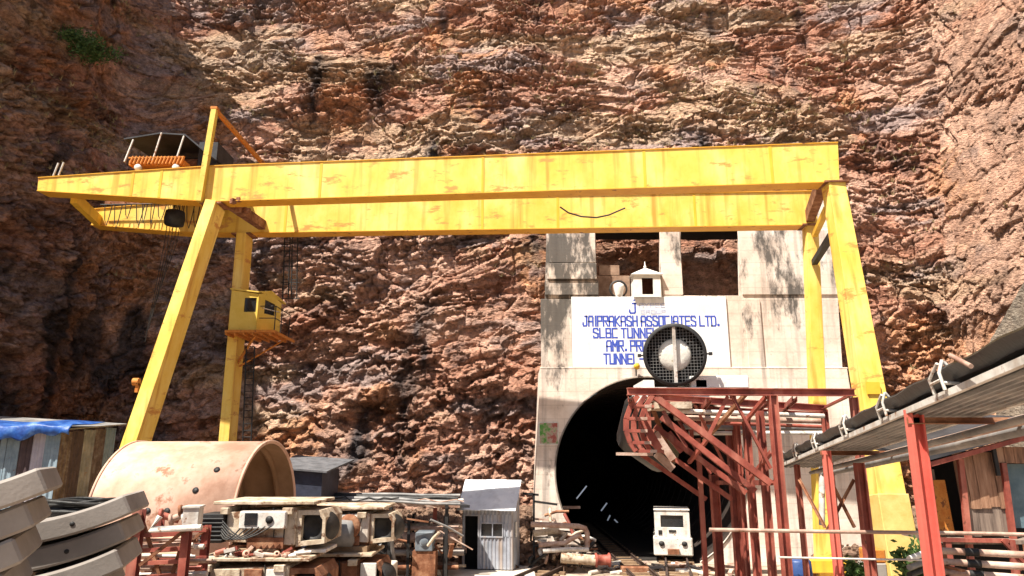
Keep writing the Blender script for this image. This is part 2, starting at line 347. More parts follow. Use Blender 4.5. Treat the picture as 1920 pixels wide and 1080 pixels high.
# ------------------------------------------------------------------ cliff
def make_cliff():
    plan = [(-34, -6), (-30.5, 6), (-27.5, 16.5), (-24.6, 26.5), (-21.6, 37.3), (-10, 37.2), (2, 36.6), (14, 36.8), (22.4, 37.2), (24.4, 31.0), (27.5, 21), (33, 8), (38, -4)]
    P = np.array(plan, float); seg = np.hypot(*(P[1:]-P[:-1]).T); cum = np.r_[0, np.cumsum(seg)]
    s_c1 = cum[3]; s_c2 = cum[10]
    ss = np.unique(np.r_[np.arange(0, cum[2]+4, .3), np.arange(cum[2]+4, cum[10], .066), np.arange(cum[4]-1.6, cum[4]+1.6, .03), np.arange(cum[8]-1.6, cum[8]+1.6, .028), np.arange(cum[10], cum[-1], .3)].round(3))
    zz = np.r_[np.arange(-1, 36, .066), np.arange(36, 42.1, .22)]
    X = np.interp(ss, cum, P[:, 0]); Y = np.interp(ss, cum, P[:, 1])
    # round the corners
    for axis in (0, 1):
        arr = np.interp(np.linspace(0, cum[-1], 1200), cum, P[:, axis]); k = np.ones(28)/28
        sm = np.convolve(np.r_[[arr[0]]*14, arr, [arr[-1]]*13], k, 'valid')[:1200]
        v = np.interp(ss, np.linspace(0, cum[-1], 1200), sm)
        if axis == 0: X = v
        else: Y = v
    tx = np.gradient(X, ss); ty = np.gradient(Y, ss); l = np.hypot(tx, ty); nx = ty/l; ny = -tx/l   # toward camera
    uu = np.arange(0, cum[-1], .05); kk = np.ones(31)/31
    nx = np.interp(ss, uu, np.convolve(np.pad(np.interp(uu, ss, nx), 15, 'edge'), kk, 'valid')); ny = np.interp(ss, uu, np.convolve(np.pad(np.interp(uu, ss, ny), 15, 'edge'), kk, 'valid'))
    Sg, Z = np.meshgrid(ss, zz, indexing='ij'); XX = X[:, None] + 0*Z; YY = Y[:, None] + 0*Z; NX = nx[:, None]; NY = ny[:, None]
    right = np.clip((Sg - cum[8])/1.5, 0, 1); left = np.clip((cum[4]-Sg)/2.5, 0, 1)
    up = np.clip((Z-17.5)/3, 0, 1)
    shelf = lambda z0, wd, am: np.clip((Z + 1.0*fbm(Sg/6, Z*0, 33, 3) - z0)/wd, 0, 1)*am
    lean = .085*Z + shelf(17.0, 6, 1.0) + np.clip(Z-22, 0, 20)*.10
    lean = lean*(1-.75*left)
    S0 = Sg; qx = XX - NX*lean; qy = YY - NY*lean
    st = np.hypot(np.diff(qx, axis=0), np.diff(qy, axis=0)); st = np.vstack([np.zeros((1, st.shape[1])), np.cumsum(st, axis=0)])
    ic = int(np.searchsorted(ss, cum[6])); Sg = st - st[ic:ic+1] + cum[6]
    ang = np.where(right > .5, 1.02, .10)
    a = Sg*np.cos(ang) + Z*np.sin(ang); b = -Sg*np.sin(ang) + Z*np.cos(ang)
    a = np.where(right > .5, a, Sg*.995 + Z*.1); b = np.where(right > .5, b, Z*.995 - Sg*.10)
    wx = fbm(a/4.2, b/4.2, 5, 2)*.9; wz = fbm(a/4.6, b/4.2, 55, 2)*.8
    A = a+wx; B = b+wz
    low = fbm(Sg/9, Z/8, 1, 3)*1.3 + fbm(Sg/3.5, Z/3.0, 2, 2)*.35
    b0, id0 = blocks(A-.3*wz, B+.3*wx, 2.1, 1.25, 60, 1.3, .05); b1, id1 = blocks(A, B, 4.0, 2.6, 10, .9, .05); b2, id2 = blocks(A+wz*.4, B, 1.1, .46, 20, 1.3, .08); b3, id3 = blocks(A+.3*wx, B+.2*wz, .55, .25, 30, 1.3, .10)
    b4, id4 = blocks(A, B, .27, .17, 40, 1.1)
    knob = np.clip(1 - np.abs(Z-6.5)/8, 0, 1)*(1-right)*(1-.4*left)       # lumpy blasted face low down
    strata = ((B/1.35 + .35*fbm(A/5, B/5, 8, 3)) % 1)
    strata = (strata - .5)*.10
    lump = np.abs(fbm((Sg-.5*Z)/1.1, (Z+.3*Sg)/1.3, 70, 4))
    pits = np.clip(fbm((Sg+.4*Z)/.75, (Z-.3*Sg)/.6, 171, 3)-.16, 0, .5)*(.55+.6*knob)
    b5, id5 = blocks(A*.8+B*.6, B*.8-A*.6, .8, .45, 50, 1.2, .2)
    frac = np.clip(.5 + 2.4*fbm(Sg/3.2, Z/1.6, 181, 3), .12, 1.25)      # smooth planes against shattered patches
    d = low*.7 + b1*.32 + b0*.24 + b2*.24*(.4+.6*frac) + b3*.20*frac + b4*.10*frac + b5*.18*knob*frac - pits*(1.1*knob+.5*frac)*(1-.5*np.clip((Z-24)/4, 0, 1)) + strata*(1-.5*knob) - lump*.45*knob
    d = d*(1 - .45*right) - lean
    # gully in the left corner, smooth greenish slab low on the right wall
    slab = right*np.clip((14.5 - Z + (S0-cum[9])*1.2)/.4, 0, 1)*np.clip((S0-cum[8]-2.6)/.3, 0, 1)
    d = d*(1-slab) + slab*(.2 - .02*Z + fbm(Sg/2, Z/2, 12, 3)*.05)
    # tame round the portal so the wall stands in front of it
    cx, cz = TC
    near = np.clip(1 - np.maximum(np.abs(XX-7.3)-6.2, 0)/2, 0, 1)*np.clip((19-Z)/3, 0, 1)*(1-right)*(1-left)
    d = np.where(near > 0, np.minimum(d, 2.6 - near*1.6), d); d = d*(1-.45*near) - .3*near
    px = XX + NX*d; py = YY + NY*d; pz = Z - .30*(b2*.30 + b3*.22 + b1*.2)*(1-slab)
    # left wall gets lower outside the picture
    topz = np.interp(S0, [0, cum[2], cum[3]-2, cum[3]+3, cum[4], cum[-1]], [22, 25, 33, 42, 42, 42])
    pz = np.minimum(pz, topz + b2)
    # ------ colour of every block
    def C3(c): return np.array(c)[None, None, :]
    red = C3((.47, .24, .165)); pink = C3((.62, .40, .305)); dark = C3((.15, .10, .09)); tan = C3((.56, .42, .28)); orange = C3((.58, .29, .15)); grey = C3((.33, .27, .265))
    n1 = fbm(A/5.5, B/2.6, 101, 5); n2 = fbm(Sg/2.2, Z/1.6, 111, 5); n3 = fbm(A/1.3, B/.5, 121, 4)
    def lerp(p, q, f): f = np.clip(f, 0, 1)[..., None]; return p*(1-f) + q*f
    col = lerp(red + 0*Z[..., None], pink, .5 + n1*1.5 + (id2-.5)*.7)
    col = lerp(col, orange, np.clip(fbm(Sg/4, Z/5, 131, 4)*3-.55, 0, .8))
    col = lerp(col, dark, np.clip((n2+(id3-.5)*.55)*3.2-.95, 0, .75))
    col = lerp(col, grey, np.clip(fbm(Sg/5, Z/1.8, 151, 4)*3.2-.75 + .35*up + (id2-.5)*.8, 0, .8))
    col = lerp(col, tan, np.clip((fbm(Sg/6, Z/2.2, 141, 5) + .28*up - .30)*2.2, 0, .6))
    col = lerp(col, C3((.050, .052, .060)), np.clip(fbm(Sg/2.0, Z/5.5, 161, 5)*2.8 + 1.05*np.clip(1-abs(Z-8.5)/6.5, 0, 1)*np.clip((cum[4]+8.5-S0)/6, 0, 1) - 1.0 + .6*left, 0, .88))  # blackish rock low left and on the left wall, shade partly painted in
    col = col*(1-.25*left)[..., None]  # left wall darkened: weathered rock and the wall's shade put into the colour
    col = lerp(col, C3((.44, .275, .19)), right*.5)
    col = lerp(col, C3((.20, .20, .17)), slab*.8)
    col = col * (.78 + .44*id3)[..., None]
    ni, nj = Sg.shape; V = np.stack([px, py, pz], -1).reshape(-1, 3)
    idx = np.arange(ni*nj).reshape(ni, nj)
    q = np.stack([idx[:-1, :-1], idx[1:, :-1], idx[1:, 1:], idx[:-1, 1:]], -1).reshape(-1, 4)
    cxy = V[q].mean(1); hole = (np.hypot(cxy[:, 0]-cx, cxy[:, 2]-cz) < TR+.25) & (cxy[:, 1] > 28)
    q = q[~hole]
    me = bpy.data.meshes.new('rock_cliff'); me.vertices.add(len(V)); me.vertices.foreach_set('co', V.ravel())
    me.loops.add(q.size); me.loops.foreach_set('vertex_index', q.ravel()); me.polygons.add(len(q))
    me.polygons.foreach_set('loop_start', np.arange(0, q.size, 4)); me.update(calc_edges=True)
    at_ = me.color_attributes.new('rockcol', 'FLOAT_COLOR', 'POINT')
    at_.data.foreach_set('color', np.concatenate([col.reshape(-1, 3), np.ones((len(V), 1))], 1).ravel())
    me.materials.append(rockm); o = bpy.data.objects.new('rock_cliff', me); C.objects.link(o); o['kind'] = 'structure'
    return V.reshape(ni, nj, 3), ss, zz, cum
CV, css, czz, ccum = make_cliff()

# ------------------------------------------------------------------ ground
def ground_z(x, y):
    """yard level; the camera and the segment stacks stand on a raised bank, the tarp shed on another"""
    a = np.clip((13.2 - y)/2.0, 0, 1)*np.clip((1.5 - x)/2.0, 0, 1)*2.6
    b = np.clip((-12.6 - x)/1.5, 0, 1)*np.clip((y-17)/3, 0, 1)*2.6
    return np.maximum(a, b)
def make_ground():
    xs = np.r_[np.arange(-160, -26, 8), np.arange(-26, 27, .22), np.arange(28, 161, 8)]; ys = np.r_[np.arange(-160, -6, 8), np.arange(-5, 40, .22), np.arange(42, 90, 4)]
    X, Y = np.meshgrid(xs, ys, indexing='ij'); Z = ground_z(X, Y) + fbm(X/2.5, Y/2.5, 3, 4)*.07 - .05
    trk = np.clip(1-np.abs(X-TC[0])/4, 0, 1)*np.clip((Y-26)/3, 0, 1); Z = Z*(1-trk)
    Z[(np.abs(X) > 27)] = np.minimum(Z[(np.abs(X) > 27)], 0)
    V = np.stack([X, Y, Z], -1).reshape(-1, 3); idx = np.arange(X.size).reshape(X.shape)
    q = np.stack([idx[:-1, :-1], idx[1:, :-1], idx[1:, 1:], idx[:-1, 1:]], -1).reshape(-1, 4)
    me = bpy.data.meshes.new('ground'); me.from_pydata(V.tolist(), [], q.tolist())
    me.materials.append(mat('dusty_yard', [(.16, .115, .085), (.32, .25, .19), (.46, .38, .30)], 1.6, .95, bump=.5, rust=((.06, .05, .045), .6, 1.5)))
    o = bpy.data.objects.new('ground', me); C.objects.link(o); o['kind'] = 'structure'
make_ground()

# ------------------------------------------------------------------ tunnel tube (lined bore) and portal
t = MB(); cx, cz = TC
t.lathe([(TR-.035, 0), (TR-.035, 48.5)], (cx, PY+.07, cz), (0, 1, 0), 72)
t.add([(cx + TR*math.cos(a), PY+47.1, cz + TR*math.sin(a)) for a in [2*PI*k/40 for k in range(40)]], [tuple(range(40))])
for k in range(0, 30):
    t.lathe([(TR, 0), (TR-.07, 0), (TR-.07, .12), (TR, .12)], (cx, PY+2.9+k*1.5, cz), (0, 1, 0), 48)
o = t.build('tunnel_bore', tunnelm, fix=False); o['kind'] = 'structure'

def xz(u, v, Y=PY): p = at(u, v, Y); return (p.x, p.z)
portal = thing('tunnel_portal', 'pinkish concrete tunnel portal wall with a round bore and two open bays above the sign', 'tunnel portal', (cx, PY, 0))
w_ = MB()
circ = [(cx + (TR+.0)*math.cos(a), cz + (TR+.0)*math.sin(a)) for a in [R_(-62) + R_(304)*k/64 for k in range(65)]]
Lx = lambda v: xz({430: 1028, 560: 1019, 690: 1013, 850: 1006, 935: 1001, 1075: 998}[v], v)
b1 = [xz(1120, 556), xz(1240, 556), xz(1240, 415), xz(1116, 415)]
b2 = [xz(1279, 553), xz(1391, 553), xz(1388, 415), xz(1277, 415)]
zt = 17.3; ZS = at(1200, 689, PY).z
rx0 = xz(1568, 430)[0]; rx1 = xz(1606, 800)[0]
bayz0, bayz1 = b1[0][1], b1[2][1]
# lower wall with the arch cut into its bottom edge (one outline)
outl = [(Lx(1075)[0], -.4), (Lx(850)[0], Lx(850)[1]), (Lx(690)[0], Lx(690)[1]), (Lx(690)[0], ZS),
        (rx1-.15, ZS), (rx1+.3, -.4), (circ[0][0], -.4)] + circ + [(circ[-1][0], -.4)]
w_.plate(outl, [], lambda x, z, d: (x, PY+d, z), 0, 2.6)
# upper wall, set back 12 cm above the arch block, with the two bays
up_out = [(Lx(690)[0]+.15, ZS), (rx1-.3, ZS), (rx0, zt), (Lx(430)[0], zt)]
w_.plate(up_out, [b1, b2], lambda x, z, d: (x, PY+d, z), .12, .52)
lt_ = MB(); lt_.box((Lx(430)[0]+.3, PY+.53, at(1200, 405, PY).z), (rx0-.3, PY+3.9, zt)); lt_.build('bay_shade_slab', darkin, portal)  # near-black slab added behind the bays to cast shadow on their rock
w_.build('wall', portalm, portal, origin=None)
m = MB()   # raised blocks and buttress strips on the wall face
for (u0, v0, u1, v1, d) in [(1030, 432, 1116, 492, .10), (1026, 494, 1118, 524, .22), (1022, 526, 1122, 553, .14), (1015, 560, 1071, 690, .06),
                            (1393, 430, 1560, 552, .07), (1405, 560, 1425, 690, .10), (1243, 430, 1275, 552, .06)]:
    p = at(u0, v1, PY); q = at(u1, v0, PY)
    m.box((p.x, PY+.12-d, p.z), (q.x, PY+.125, q.z))
m.build_each('buttress', portalm, portal, bevel=.02)
m = MB()   # ledge above the arch block
m.box((Lx(690)[0]-.02, PY-.012, ZS-.06), (rx1-.1, PY+.11, ZS+.004)); m.build('ledge', portalm, portal, bevel=.02)
m = MB(); m.lathe([(TR+.001, -.05), (TR+.06, -.05), (TR+.06, .0), (TR+.001, .3)], (cx, PY, cz), (0, 1, 0), 72, a0=R_(-152), a1=R_(152)); m.build('arch_rim', mat('rim_concrete', [(.14, .12, .10), (.3, .25, .21)], 3, .9), portal)
m = MB()  # broken masonry in the left bay
for (u0, v0, u1, v1) in [(1128, 488, 1166, 506), (1124, 508, 1186, 553)]:
    p = at(u0, v1, PY); q = at(u1, v0, PY); m.box((p.x, PY+.9, p.z-.02), (q.x, PY+1.6, q.z))
m.build_each('masonry_infill', mat('brown_masonry', [(.20, .12, .08), (.36, .24, .17)], 3, .9), portal)

# painted sign
pz0 = at(1074, 688, PY); pz1 = at(1361, 556, PY); SY = PY+.02
sgn = MB(); sgn.box((pz0.x, SY, pz0.z), (pz1.x, PY+.118, pz1.z)); sign = sgn.build('wall_sign', signwhite, bevel=.01)
tag(sign, 'large white painted panel with rows of blue capital lettering above the tunnel mouth', 'sign')
GL = {'J': [[(.9, 1), (.9, .12), (.75, 0), (.2, 0), (.05, .15), (.05, .3)], [(.55, 1), (1, 1)]], 'A': [[(0, 0), (0, .85), (.15, 1), (.85, 1), (1, .85), (1, 0)], [(0, .45), (1, .45)]], 'I': [[(.5, 0), (.5, 1)]],
 'P': [[(0, 0), (0, 1), (1, 1), (1, .5), (0, .5)]], 'R': [[(0, 0), (0, 1), (1, 1), (1, .52), (0, .52)], [(.4, .52), (1, 0)]], 'K': [[(0, 0), (0, 1)], [(1, 1), (.05, .5), (1, 0)]],
 'S': [[(1, .85), (.88, 1), (.1, 1), (0, .88), (0, .62), (1, .42), (1, .12), (.88, 0), (.1, 0), (0, .15)]], 'H': [[(0, 0), (0, 1)], [(1, 0), (1, 1)], [(0, .5), (1, .5)]], 'O': [[(0, 0), (0, 1), (1, 1), (1, 0), (0, 0)]],
 'C': [[(1, 1), (0, 1), (0, 0), (1, 0)]], 'T': [[(0, 1), (1, 1)], [(.5, 1), (.5, 0)]], 'E': [[(1, 1), (0, 1), (0, 0), (1, 0)], [(0, .5), (.85, .5)]], 'L': [[(0, 1), (0, 0), (1, 0)]], 'D': [[(0, 0), (0, 1), (.8, 1), (1, .85), (1, .15), (.8, 0), (0, 0)]],
 'B': [[(0, 0), (0, 1), (.95, 1), (.95, .5), (0, .5)], [(.95, .5), (1, .45), (1, 0), (0, 0)]], 'U': [[(0, 1), (0, 0), (1, 0), (1, 1)]], 'N': [[(0, 0), (0, 1), (1, 0), (1, 1)]], 'M': [[(0, 0), (0, 1), (.5, .45), (1, 1), (1, 0)]],
 'Y': [[(0, 1), (.5, .5), (1, 1)], [(.5, .5), (.5, 0)]], 'G': [[(1, .9), (1, 1), (0, 1), (0, 0), (1, 0), (1, .5), (.6, .5)]], '-': [[(.1, .5), (.9, .5)]], '.': [[(.2, .1), (.6, .1)]]}
def sign_text(body, u0, v0, u1, v1, mt_, wd=.074, name='lettering'):
    """hand painted block capitals filling the given box of the sign"""
    a = at(u0, v1, SY); b = at(u1, v0, SY); wds = [0.42 if c == ' ' else .5 if c in '.I' else 1 for c in body]; unit = (b.x-a.x)/(sum(wds)); x = a.x; m = MB(); H = b.z-a.z
    jj = 0
    for c, w0 in zip(body, wds):
        if c != ' ':
            gw = unit*w0*.70
            for st in GL[c]:
                for p, q in zip(st[:-1], st[1:]):
                    P = Vector((x+p[0]*gw, SY-.003-.0012*(jj % 5), a.z+p[1]*H)); Q = Vector((x+q[0]*gw, SY-.003-.0012*(jj % 5), a.z+q[1]*H)); d = (Q-P).normalized()*wd*.5; m.beam(P-d, Q+d, .006, wd if c != '.' else .13, up=(0, 0, 1)) if abs((Q-P).normalized().z) < .7 else m.beam(P-d, Q+d, wd, .006, up=(0, 1, 0)); jj += 1
        x += unit*w0
    return m.build(name, mt_, sign, fix=True)
sign_text('JAIPRAKASH ASSOCIATES LTD.', 1093, 593, 1350, 611, signblue)
sign_text('SLBC TUNNEL', 1113, 616, 1236, 633, signblue)
sign_text('AMR. PRO', 1138, 639, 1216, 658, signblue)
sign_text('TUNNEL-', 1133, 664, 1210, 682, signblue)
sign_text('J', 1180, 569, 1197, 587, signblue, .08, 'emblem')
mm = MB(); p = at(1189, 563, SY); mm.tube([(p.x, SY-.006, p.z), (p.x, SY+.01, p.z)], .045, 10); mm.build('emblem', signblue, sign)
sign_text('AYPEE', 1199, 569, 1249, 576, signfade, .04); sign_text('GROUP', 1202, 582, 1250, 588, signfade, .04)

# ------------------------------------------------------------------ gantry crane
A1, B1 = (-11.5, 25.6), (11.63, 23.8); A2, B2 = (-11.65, 29.4), (12.9, 28.3)
def pl(A, B):
    dx, dy = B[0]-A[0], B[1]-A[1]; L = math.hypot(dx, dy); dx /= L; dy /= L
    return lambda s, z, d: (A[0]+dx*s - dy*d, A[1]+dy*s + dx*d, z)
F1, F2 = pl(A1, B1), pl(A2, B2)
crane = thing('gantry_crane', 'huge yellow twin girder gantry crane standing in front of the tunnel portal, streaked with rust', 'gantry crane', (0, 26.5, 0))
def girder(F, A, B, px, z0=None):
    out = [onplane(u, v, A, B) for u, v in px]
    g = MB(); g.plate(out, [], F, 0, .62); g_o = g.build('girder', yellow, crane)
    return out, g_o
o1, g1 = girder(F1, A1, B1, [(70, 357), (395, 377), (1574, 340), (1571, 268), (395, 312), (72, 334)])
s20, _ = onplane(172, 415, A2, B2); s21, _ = onplane(345, 430, A2, B2); s22, _ = onplane(1533, 415, A2, B2); s2n, _ = onplane(440, 440, A2, B2)
out2 = [(s20, 14.45), (s21, 14.05), (s2n, 13.98), (s22, 13.98), (s22, 15.45), (s21, 15.45), (s20, 15.15)]
g = MB(); g.plate(out2, [], F2, 0, .62); g2 = g.build('girder', yellow, crane)
def flange(F, pts, parent, wd=.1):
    f = MB()
    for (s0, z0), (s1, z1) in zip(pts[:-1], pts[1:]):
        c = [F(s0, z0, -wd), F(s1, z1, -wd), F(s1, z1, .62+wd), F(s0, z0, .62+wd)]
        f.add(c + [(x, y, z+.03) for x, y, z in c], [(0,1,2,3),(4,5,6,7),(0,1,5,4),(1,2,6,5),(2,3,7,6),(3,0,4,7)])
    return f.build('flange', flangem, parent)
flange(F1, [(s, z-.032) for s, z in o1[:3]], g1, .035); flange(F1, [(s, z+.002) for s, z in o1[3:][::-1]], g1, .035)
flange(F2, [(s, z-.032) for s, z in out2[:4]], g2, .035); flange(F2, [(s, z+.002) for s, z in out2[4:][::-1]], g2, .05)
for F, oo, par, us, A, B in ((F1, o1, g1, (247, 300, 600, 905, 1210, 1450), A1, B1), (F2, out2, g2, (540, 905, 1045, 1300), A2, B2)):
    st = MB()
    for u in us:
        s, _ = onplane(u, 350, A, B); z0 = 13.98; z1 = 15.42
        if F is F1:
            z0 = np.interp(s, [o1[0][0], o1[1][0], o1[2][0]], [o1[0][1], o1[1][1], o1[2][1]])+.02; z1 = np.interp(s, [o1[5][0], o1[4][0], o1[3][0]], [o1[5][1], o1[4][1], o1[3][1]])-.02
        c = [F(s-.05, z0, -.012), F(s+.05, z0, -.012), F(s+.05, z0, .1), F(s-.05, z0, .1)]
        st.add(c + [(x, y, z1) for x, y, z in c], [(0,1,2,3),(4,5,6,7),(0,1,5,4),(1,2,6,5),(2,3,7,6),(3,0,4,7)])
    st.build_each('splice_plate', yellow2, par)
# crane rail along the far girder top edge with clips
rl = MB(); rl.beam(F2(s20+.3, 15.56, .3), F2(s22-.2, 15.56, .3), .09, .14); 
for k in range(44):
    s = s20+.6+k*(s22-s20-1)/44; rl.beam(F2(s, 15.5, .12), F2(s, 15.5, .48), .07, .05)
rl.build('crane_rail', rustm, crane)
rl = MB(); sA = o1[0][0]; rl.beam(F1(sA+.6, o1[5][1]+.1, .3), F1(0, o1[4][1]+.08, .3), .08, .12); rl.beam(F1(0, o1[4][1]+.08, .3), F1(o1[3][0]-.2, o1[3][1]+.08, .3), .08, .12); rl.build('crane_rail', rustm, crane)

def leg(p, q, w0, w1, d0, d1, mat_=yellow):
    L_ = MB(); L_.beam(p, q, w0, d0, up=(0, 1, 0), w2=w1, h2=d1); return L_.build('leg', mat_, crane, bevel=.015)
zb = 13.95
lf_t = Vector((-11.45, 25.9, zb)); lf_b = Vector((-13.55, 24.1, 0)); dlf = (lf_b - lf_t)
leg(lf_t, lf_b, .42, .52, .95, 1.05)
ll_t = at(459, 441, 29.7); ll_b = at(425, 850, 29.7); ll_b = ll_t + (ll_b-ll_t)*((ll_t.z)/(ll_t.z-ll_b.z))
leg(ll_t, ll_b, .42, .42, .85, .85)
rt_t = at(1562, 345, 24.1); p_ = at(1668, 960, 22.6); rt_b = rt_t + (p_-rt_t)*(rt_t.z/(rt_t.z-p_.z))
rleg = leg(rt_t, rt_b, .60, .92, .62, .75)
rr_t = at(1519, 424, 28.6); q_ = at(1541, 960, 28.6); rr_b = rr_t + (q_-rr_t)*(rr_t.z/(rr_t.z-q_.z))
leg(rr_t, rr_b, .50, .56, .5, .5)
# capital plates, end beams, braces
m = MB()
for p in (lf_t, ll_t, rt_t, rr_t): m.cbox((p.x, p.y, p.z+.0-.03), (.85, .8, .06), R_(-4.4))
m.build_each('bearing_plate', rustm, crane)
m = MB(); m.beam(F1(sA+1.1, 14.55, .62), F2(s20+.3, 14.6, 0), .25, .45); m.build('end_beam', yellow2, crane)
m = MB(); se = o1[2][0]; m.beam(F1(se-.35, 14.35, .62), F2(s22-.3, 14.35, 0), .34, .5); m.beam(F1(.2, 14.3, .62), F2(.8, 14.3, 0), .3, .4); m.build_each('end_beam', rustm, crane)
m = MB(); m.beam(at(1528, 440, 28.1), at(1550, 392, 24.5), .2, .2); m.build('knee_brace', yellow2, crane)
m = MB(); m.beam(at(1527, 492, 28.3), at(1560, 440, 24.3), .22, .22); m.build('knee_brace', blacks, crane)
# left mast and stay over the near girder
mt = at(403, 205, 25.55); mb = at(374, 378, 25.45); m = MB(); m.beam(mb, mt, .20, .24, up=(0, 1, 0)); m.build('mast', cream_yellow, crane)
ft = F2(2.0, 15.6, .3); m = MB(); m.beam(mt, ft, .14, .14); m.cbox((mt.x, mt.y, mt.z+.02), (.26, .26, .1)); m.build('stay', orange_rail, crane)
m = MB(); sr = random.Random(3)
for k in range(30):
    p = at(sr.uniform(386, 470), sr.uniform(374, 396), sr.uniform(25.4, 28)); m.cbox(p, (sr.uniform(.06, .2),)*3, sr.random()*3)
m.build_each('bolt', rustm, crane)
# handrails at the left tip
m = MB()
for u, v in ((100, 330), (110, 329)):
    p = at(u, v, 26.2); m.tube([p, p+Vector((.12, 0, .55))], .035, 6)
m.build('handrail', whitep, crane)
# right leg: foot box, small door plate, flared base
fb = rt_b; m = MB(); d_ = (rt_b-rt_t).normalized()
m.beam(rt_b - d_*3.4, rt_b, .93, .84, up=(0, 1, 0), w2=1.0, h2=.92); m.build('leg_base', mat('pale_dusty_yellow', [(.52, .36, .10), (.66, .48, .17)], 2, .7), crane, bevel=.02)
m = MB(); p = rt_t + (rt_b-rt_t)*.53; m.cbox((p.x-.05, p.y-.42, p.z), (.42, .05, .38)); p = rt_t+(rt_b-rt_t)*.4; m.build('hatch', yellow2, crane)
for p, dd in ((lf_b, .3), (ll_b, .3), (rt_b, .3), (rr_b, .3)):
    m = MB(); m.box((p.x-1.0, p.y-.45, .28), (p.x+1.0, p.y+.45, .75)); bo = m.build('bogie', yellow2, crane, bevel=.03)
    for sgn_ in (-1, 1):
        m = MB(); m.lathe([(0, -.09), (.3, -.09), (.33, -.06), (.33, .06), (.3, .09), (0, .09)], (p.x+sgn_*.6, p.y, .33), (0, 1, 0), 20); m.build('wheel', rustm, bo)
# leg rungs on the far left leg and the near left leg lamp
m = MB()
a0 = at(462, 650, 29.2); a1 = at(455, 832, 29.2)
for dx in (0, .34): m.tube([a0+Vector((dx, 0, 0)), a1+Vector((dx, 0, 0))], .03, 6)
for k in range(16): p = a0.lerp(a1, k/15); m.tube([p, p+Vector((.34, 0, 0))], .02, 5)
m.build('ladder', blacks, crane)
m = MB()
for uu in (534, 548): 
    a0 = at(uu, 446, 29.9); a1 = at(uu-4 if uu < 540 else uu-2, 560, 29.9)
    for dx in (0, .24): m.tube([a0+Vector((dx, 0, 0)), a1+Vector((dx, 0, 0))], .028, 6)
    for k in range(14): p = a0.lerp(a1, k/13); m.tube([p, p+Vector((.24, 0, 0))], .016, 5)
for vv in (470, 500, 530, 560): p = at(528, vv, 29.9); q = at(562, vv, 29.9); m.tube([p, q], .02, 5)
m.build('ladder', blacks, crane)
# cab
cabp = at(432, 620, 28.9); c0 = cabp; c1 = at(488, 545, 28.9); cr = at(520, 620, 30.3)
cb = MB(); z0, z1 = c0.z, c1.z; xl, xr = c0.x, c1.x; yf, yb = 28.7, 30.3
cb.plate([(xl, z0), (xr, z0), (xr, z1-.18), (xl, z1-.02)], [[(xl+.55, z0+.75), (xl+1.05, z0+.75), (xl+1.05, z0+1.35), (xl+.55, z0+1.35)]], lambda x, z, d: (x, yf+d, z), 0, .04)
sk_ = .55   # cab is skewed so its entrance side shows
side = [(0, z0), (1.35, z0), (1.35, z1-.35), (.7, z1-.02), (0, z1-.18)]
def sidep(a_, z, d): return (xr + a_*.42 + d*.9, yf + a_*.9 - d*.42, z)
cb.plate(side, [[(.38, z0+.75), (1.0, z0+.75), (1.0, z0+1.25), (.38, z0+1.35)]], sidep, 0, .04)
cb.box((xl, yb-.04, z0), (xr+.4, yb, z1-.1)); cb.box((xl, yf+.045, z0), (xl+.04, yb-.05, z1-.05)); cb.box((xl+.05, yf+.05, z0), (xr, yb-.05, z0+.05))
cab = cb.build('cab', cream_yellow, crane)
m = MB(); m.add([(xl-.06, yf-.08, z1-.0), (xr+.04, yf-.08, z1-.14), (xr+.35, yf+.62, z1+.03), (xr+.66, yb, z1-.3), (xl-.06, yb, z1-.0),
                 (xl-.06, yf-.08, z1+.05), (xr+.04, yf-.08, z1-.09), (xr+.35, yf+.62, z1+.09), (xr+.66, yb, z1-.24), (xl-.06, yb, z1+.06)],
                [(0,1,2,3,4),(5,6,7,8,9),(0,1,6,5),(1,2,7,6),(2,3,8,7),(3,4,9,8),(4,0,5,9)]); m.build('roof', cream_yellow, cab)
m = MB(); m.box((xl+.55, yf+.05, z0+.75), (xl+1.05, yf+.07, z0+1.35)); m.build('window', glassd, cab)
m = MB(); m.plate([(.38, z0+.75), (1.0, z0+.75), (1.0, z0+1.25), (.38, z0+1.35)], [], sidep, -.02, .0); m.build('window', glassd, cab)
m = MB(); m.tube([sidep(.2, z0+.95, .08), sidep(1.2, z0+.95, .08)], .02, 6); m.build('handle', whitep, cab)
m = MB(); pa = at(428, 628, 28.6); pb = at(505, 628, 28.6); pc = at(556, 643, 30.4); pd = at(428, 632, 30.4)
m.box((xl-.05, yf-.25, z0-.14), (xr+.9, yb+.2, z0-.05))
for k in range(7): x = xl + k*.36; m.beam((x, yf-.25, z0-.2), (x, yb+.2, z0-.2), .06, .1)
m.beam((xr, yf+.2, z0-.1), (ll_t.x+.2, 29.6, z0-1.3), .08); m.tube([(xr+.8, yb, z0-.1), (ll_t.x+.3, 29.6, z0-1.4)], .04, 6); m.build('platform', orange_rail, crane)
m = MB()
for x in (xr+.85,):
    for y in (yf-.2, yf+.6, yb+.1): m.tube([(x, y, z0-.1), (x, y, z0+.95)], .022, 6)
    for z in (.45, .95): m.tube([(x, yf-.2, z0+z), (x, yb+.1, z0+z)], .02, 6); m.tube([(x, yf-.2, z0+z), (xr+.2, yf-.2, z0+z)], .02, 6)
m.build('handrail', blacks, crane)
# conduit lamp on near left leg
m = MB(); p = at(250, 716, 23.8); m.tube([p, p+Vector((.2, 0, 0))], .13, 10); m.cbox(p+Vector((.15, 0, -.2)), (.1, .1, .3)); m.build('lamp', orange_rail, crane)
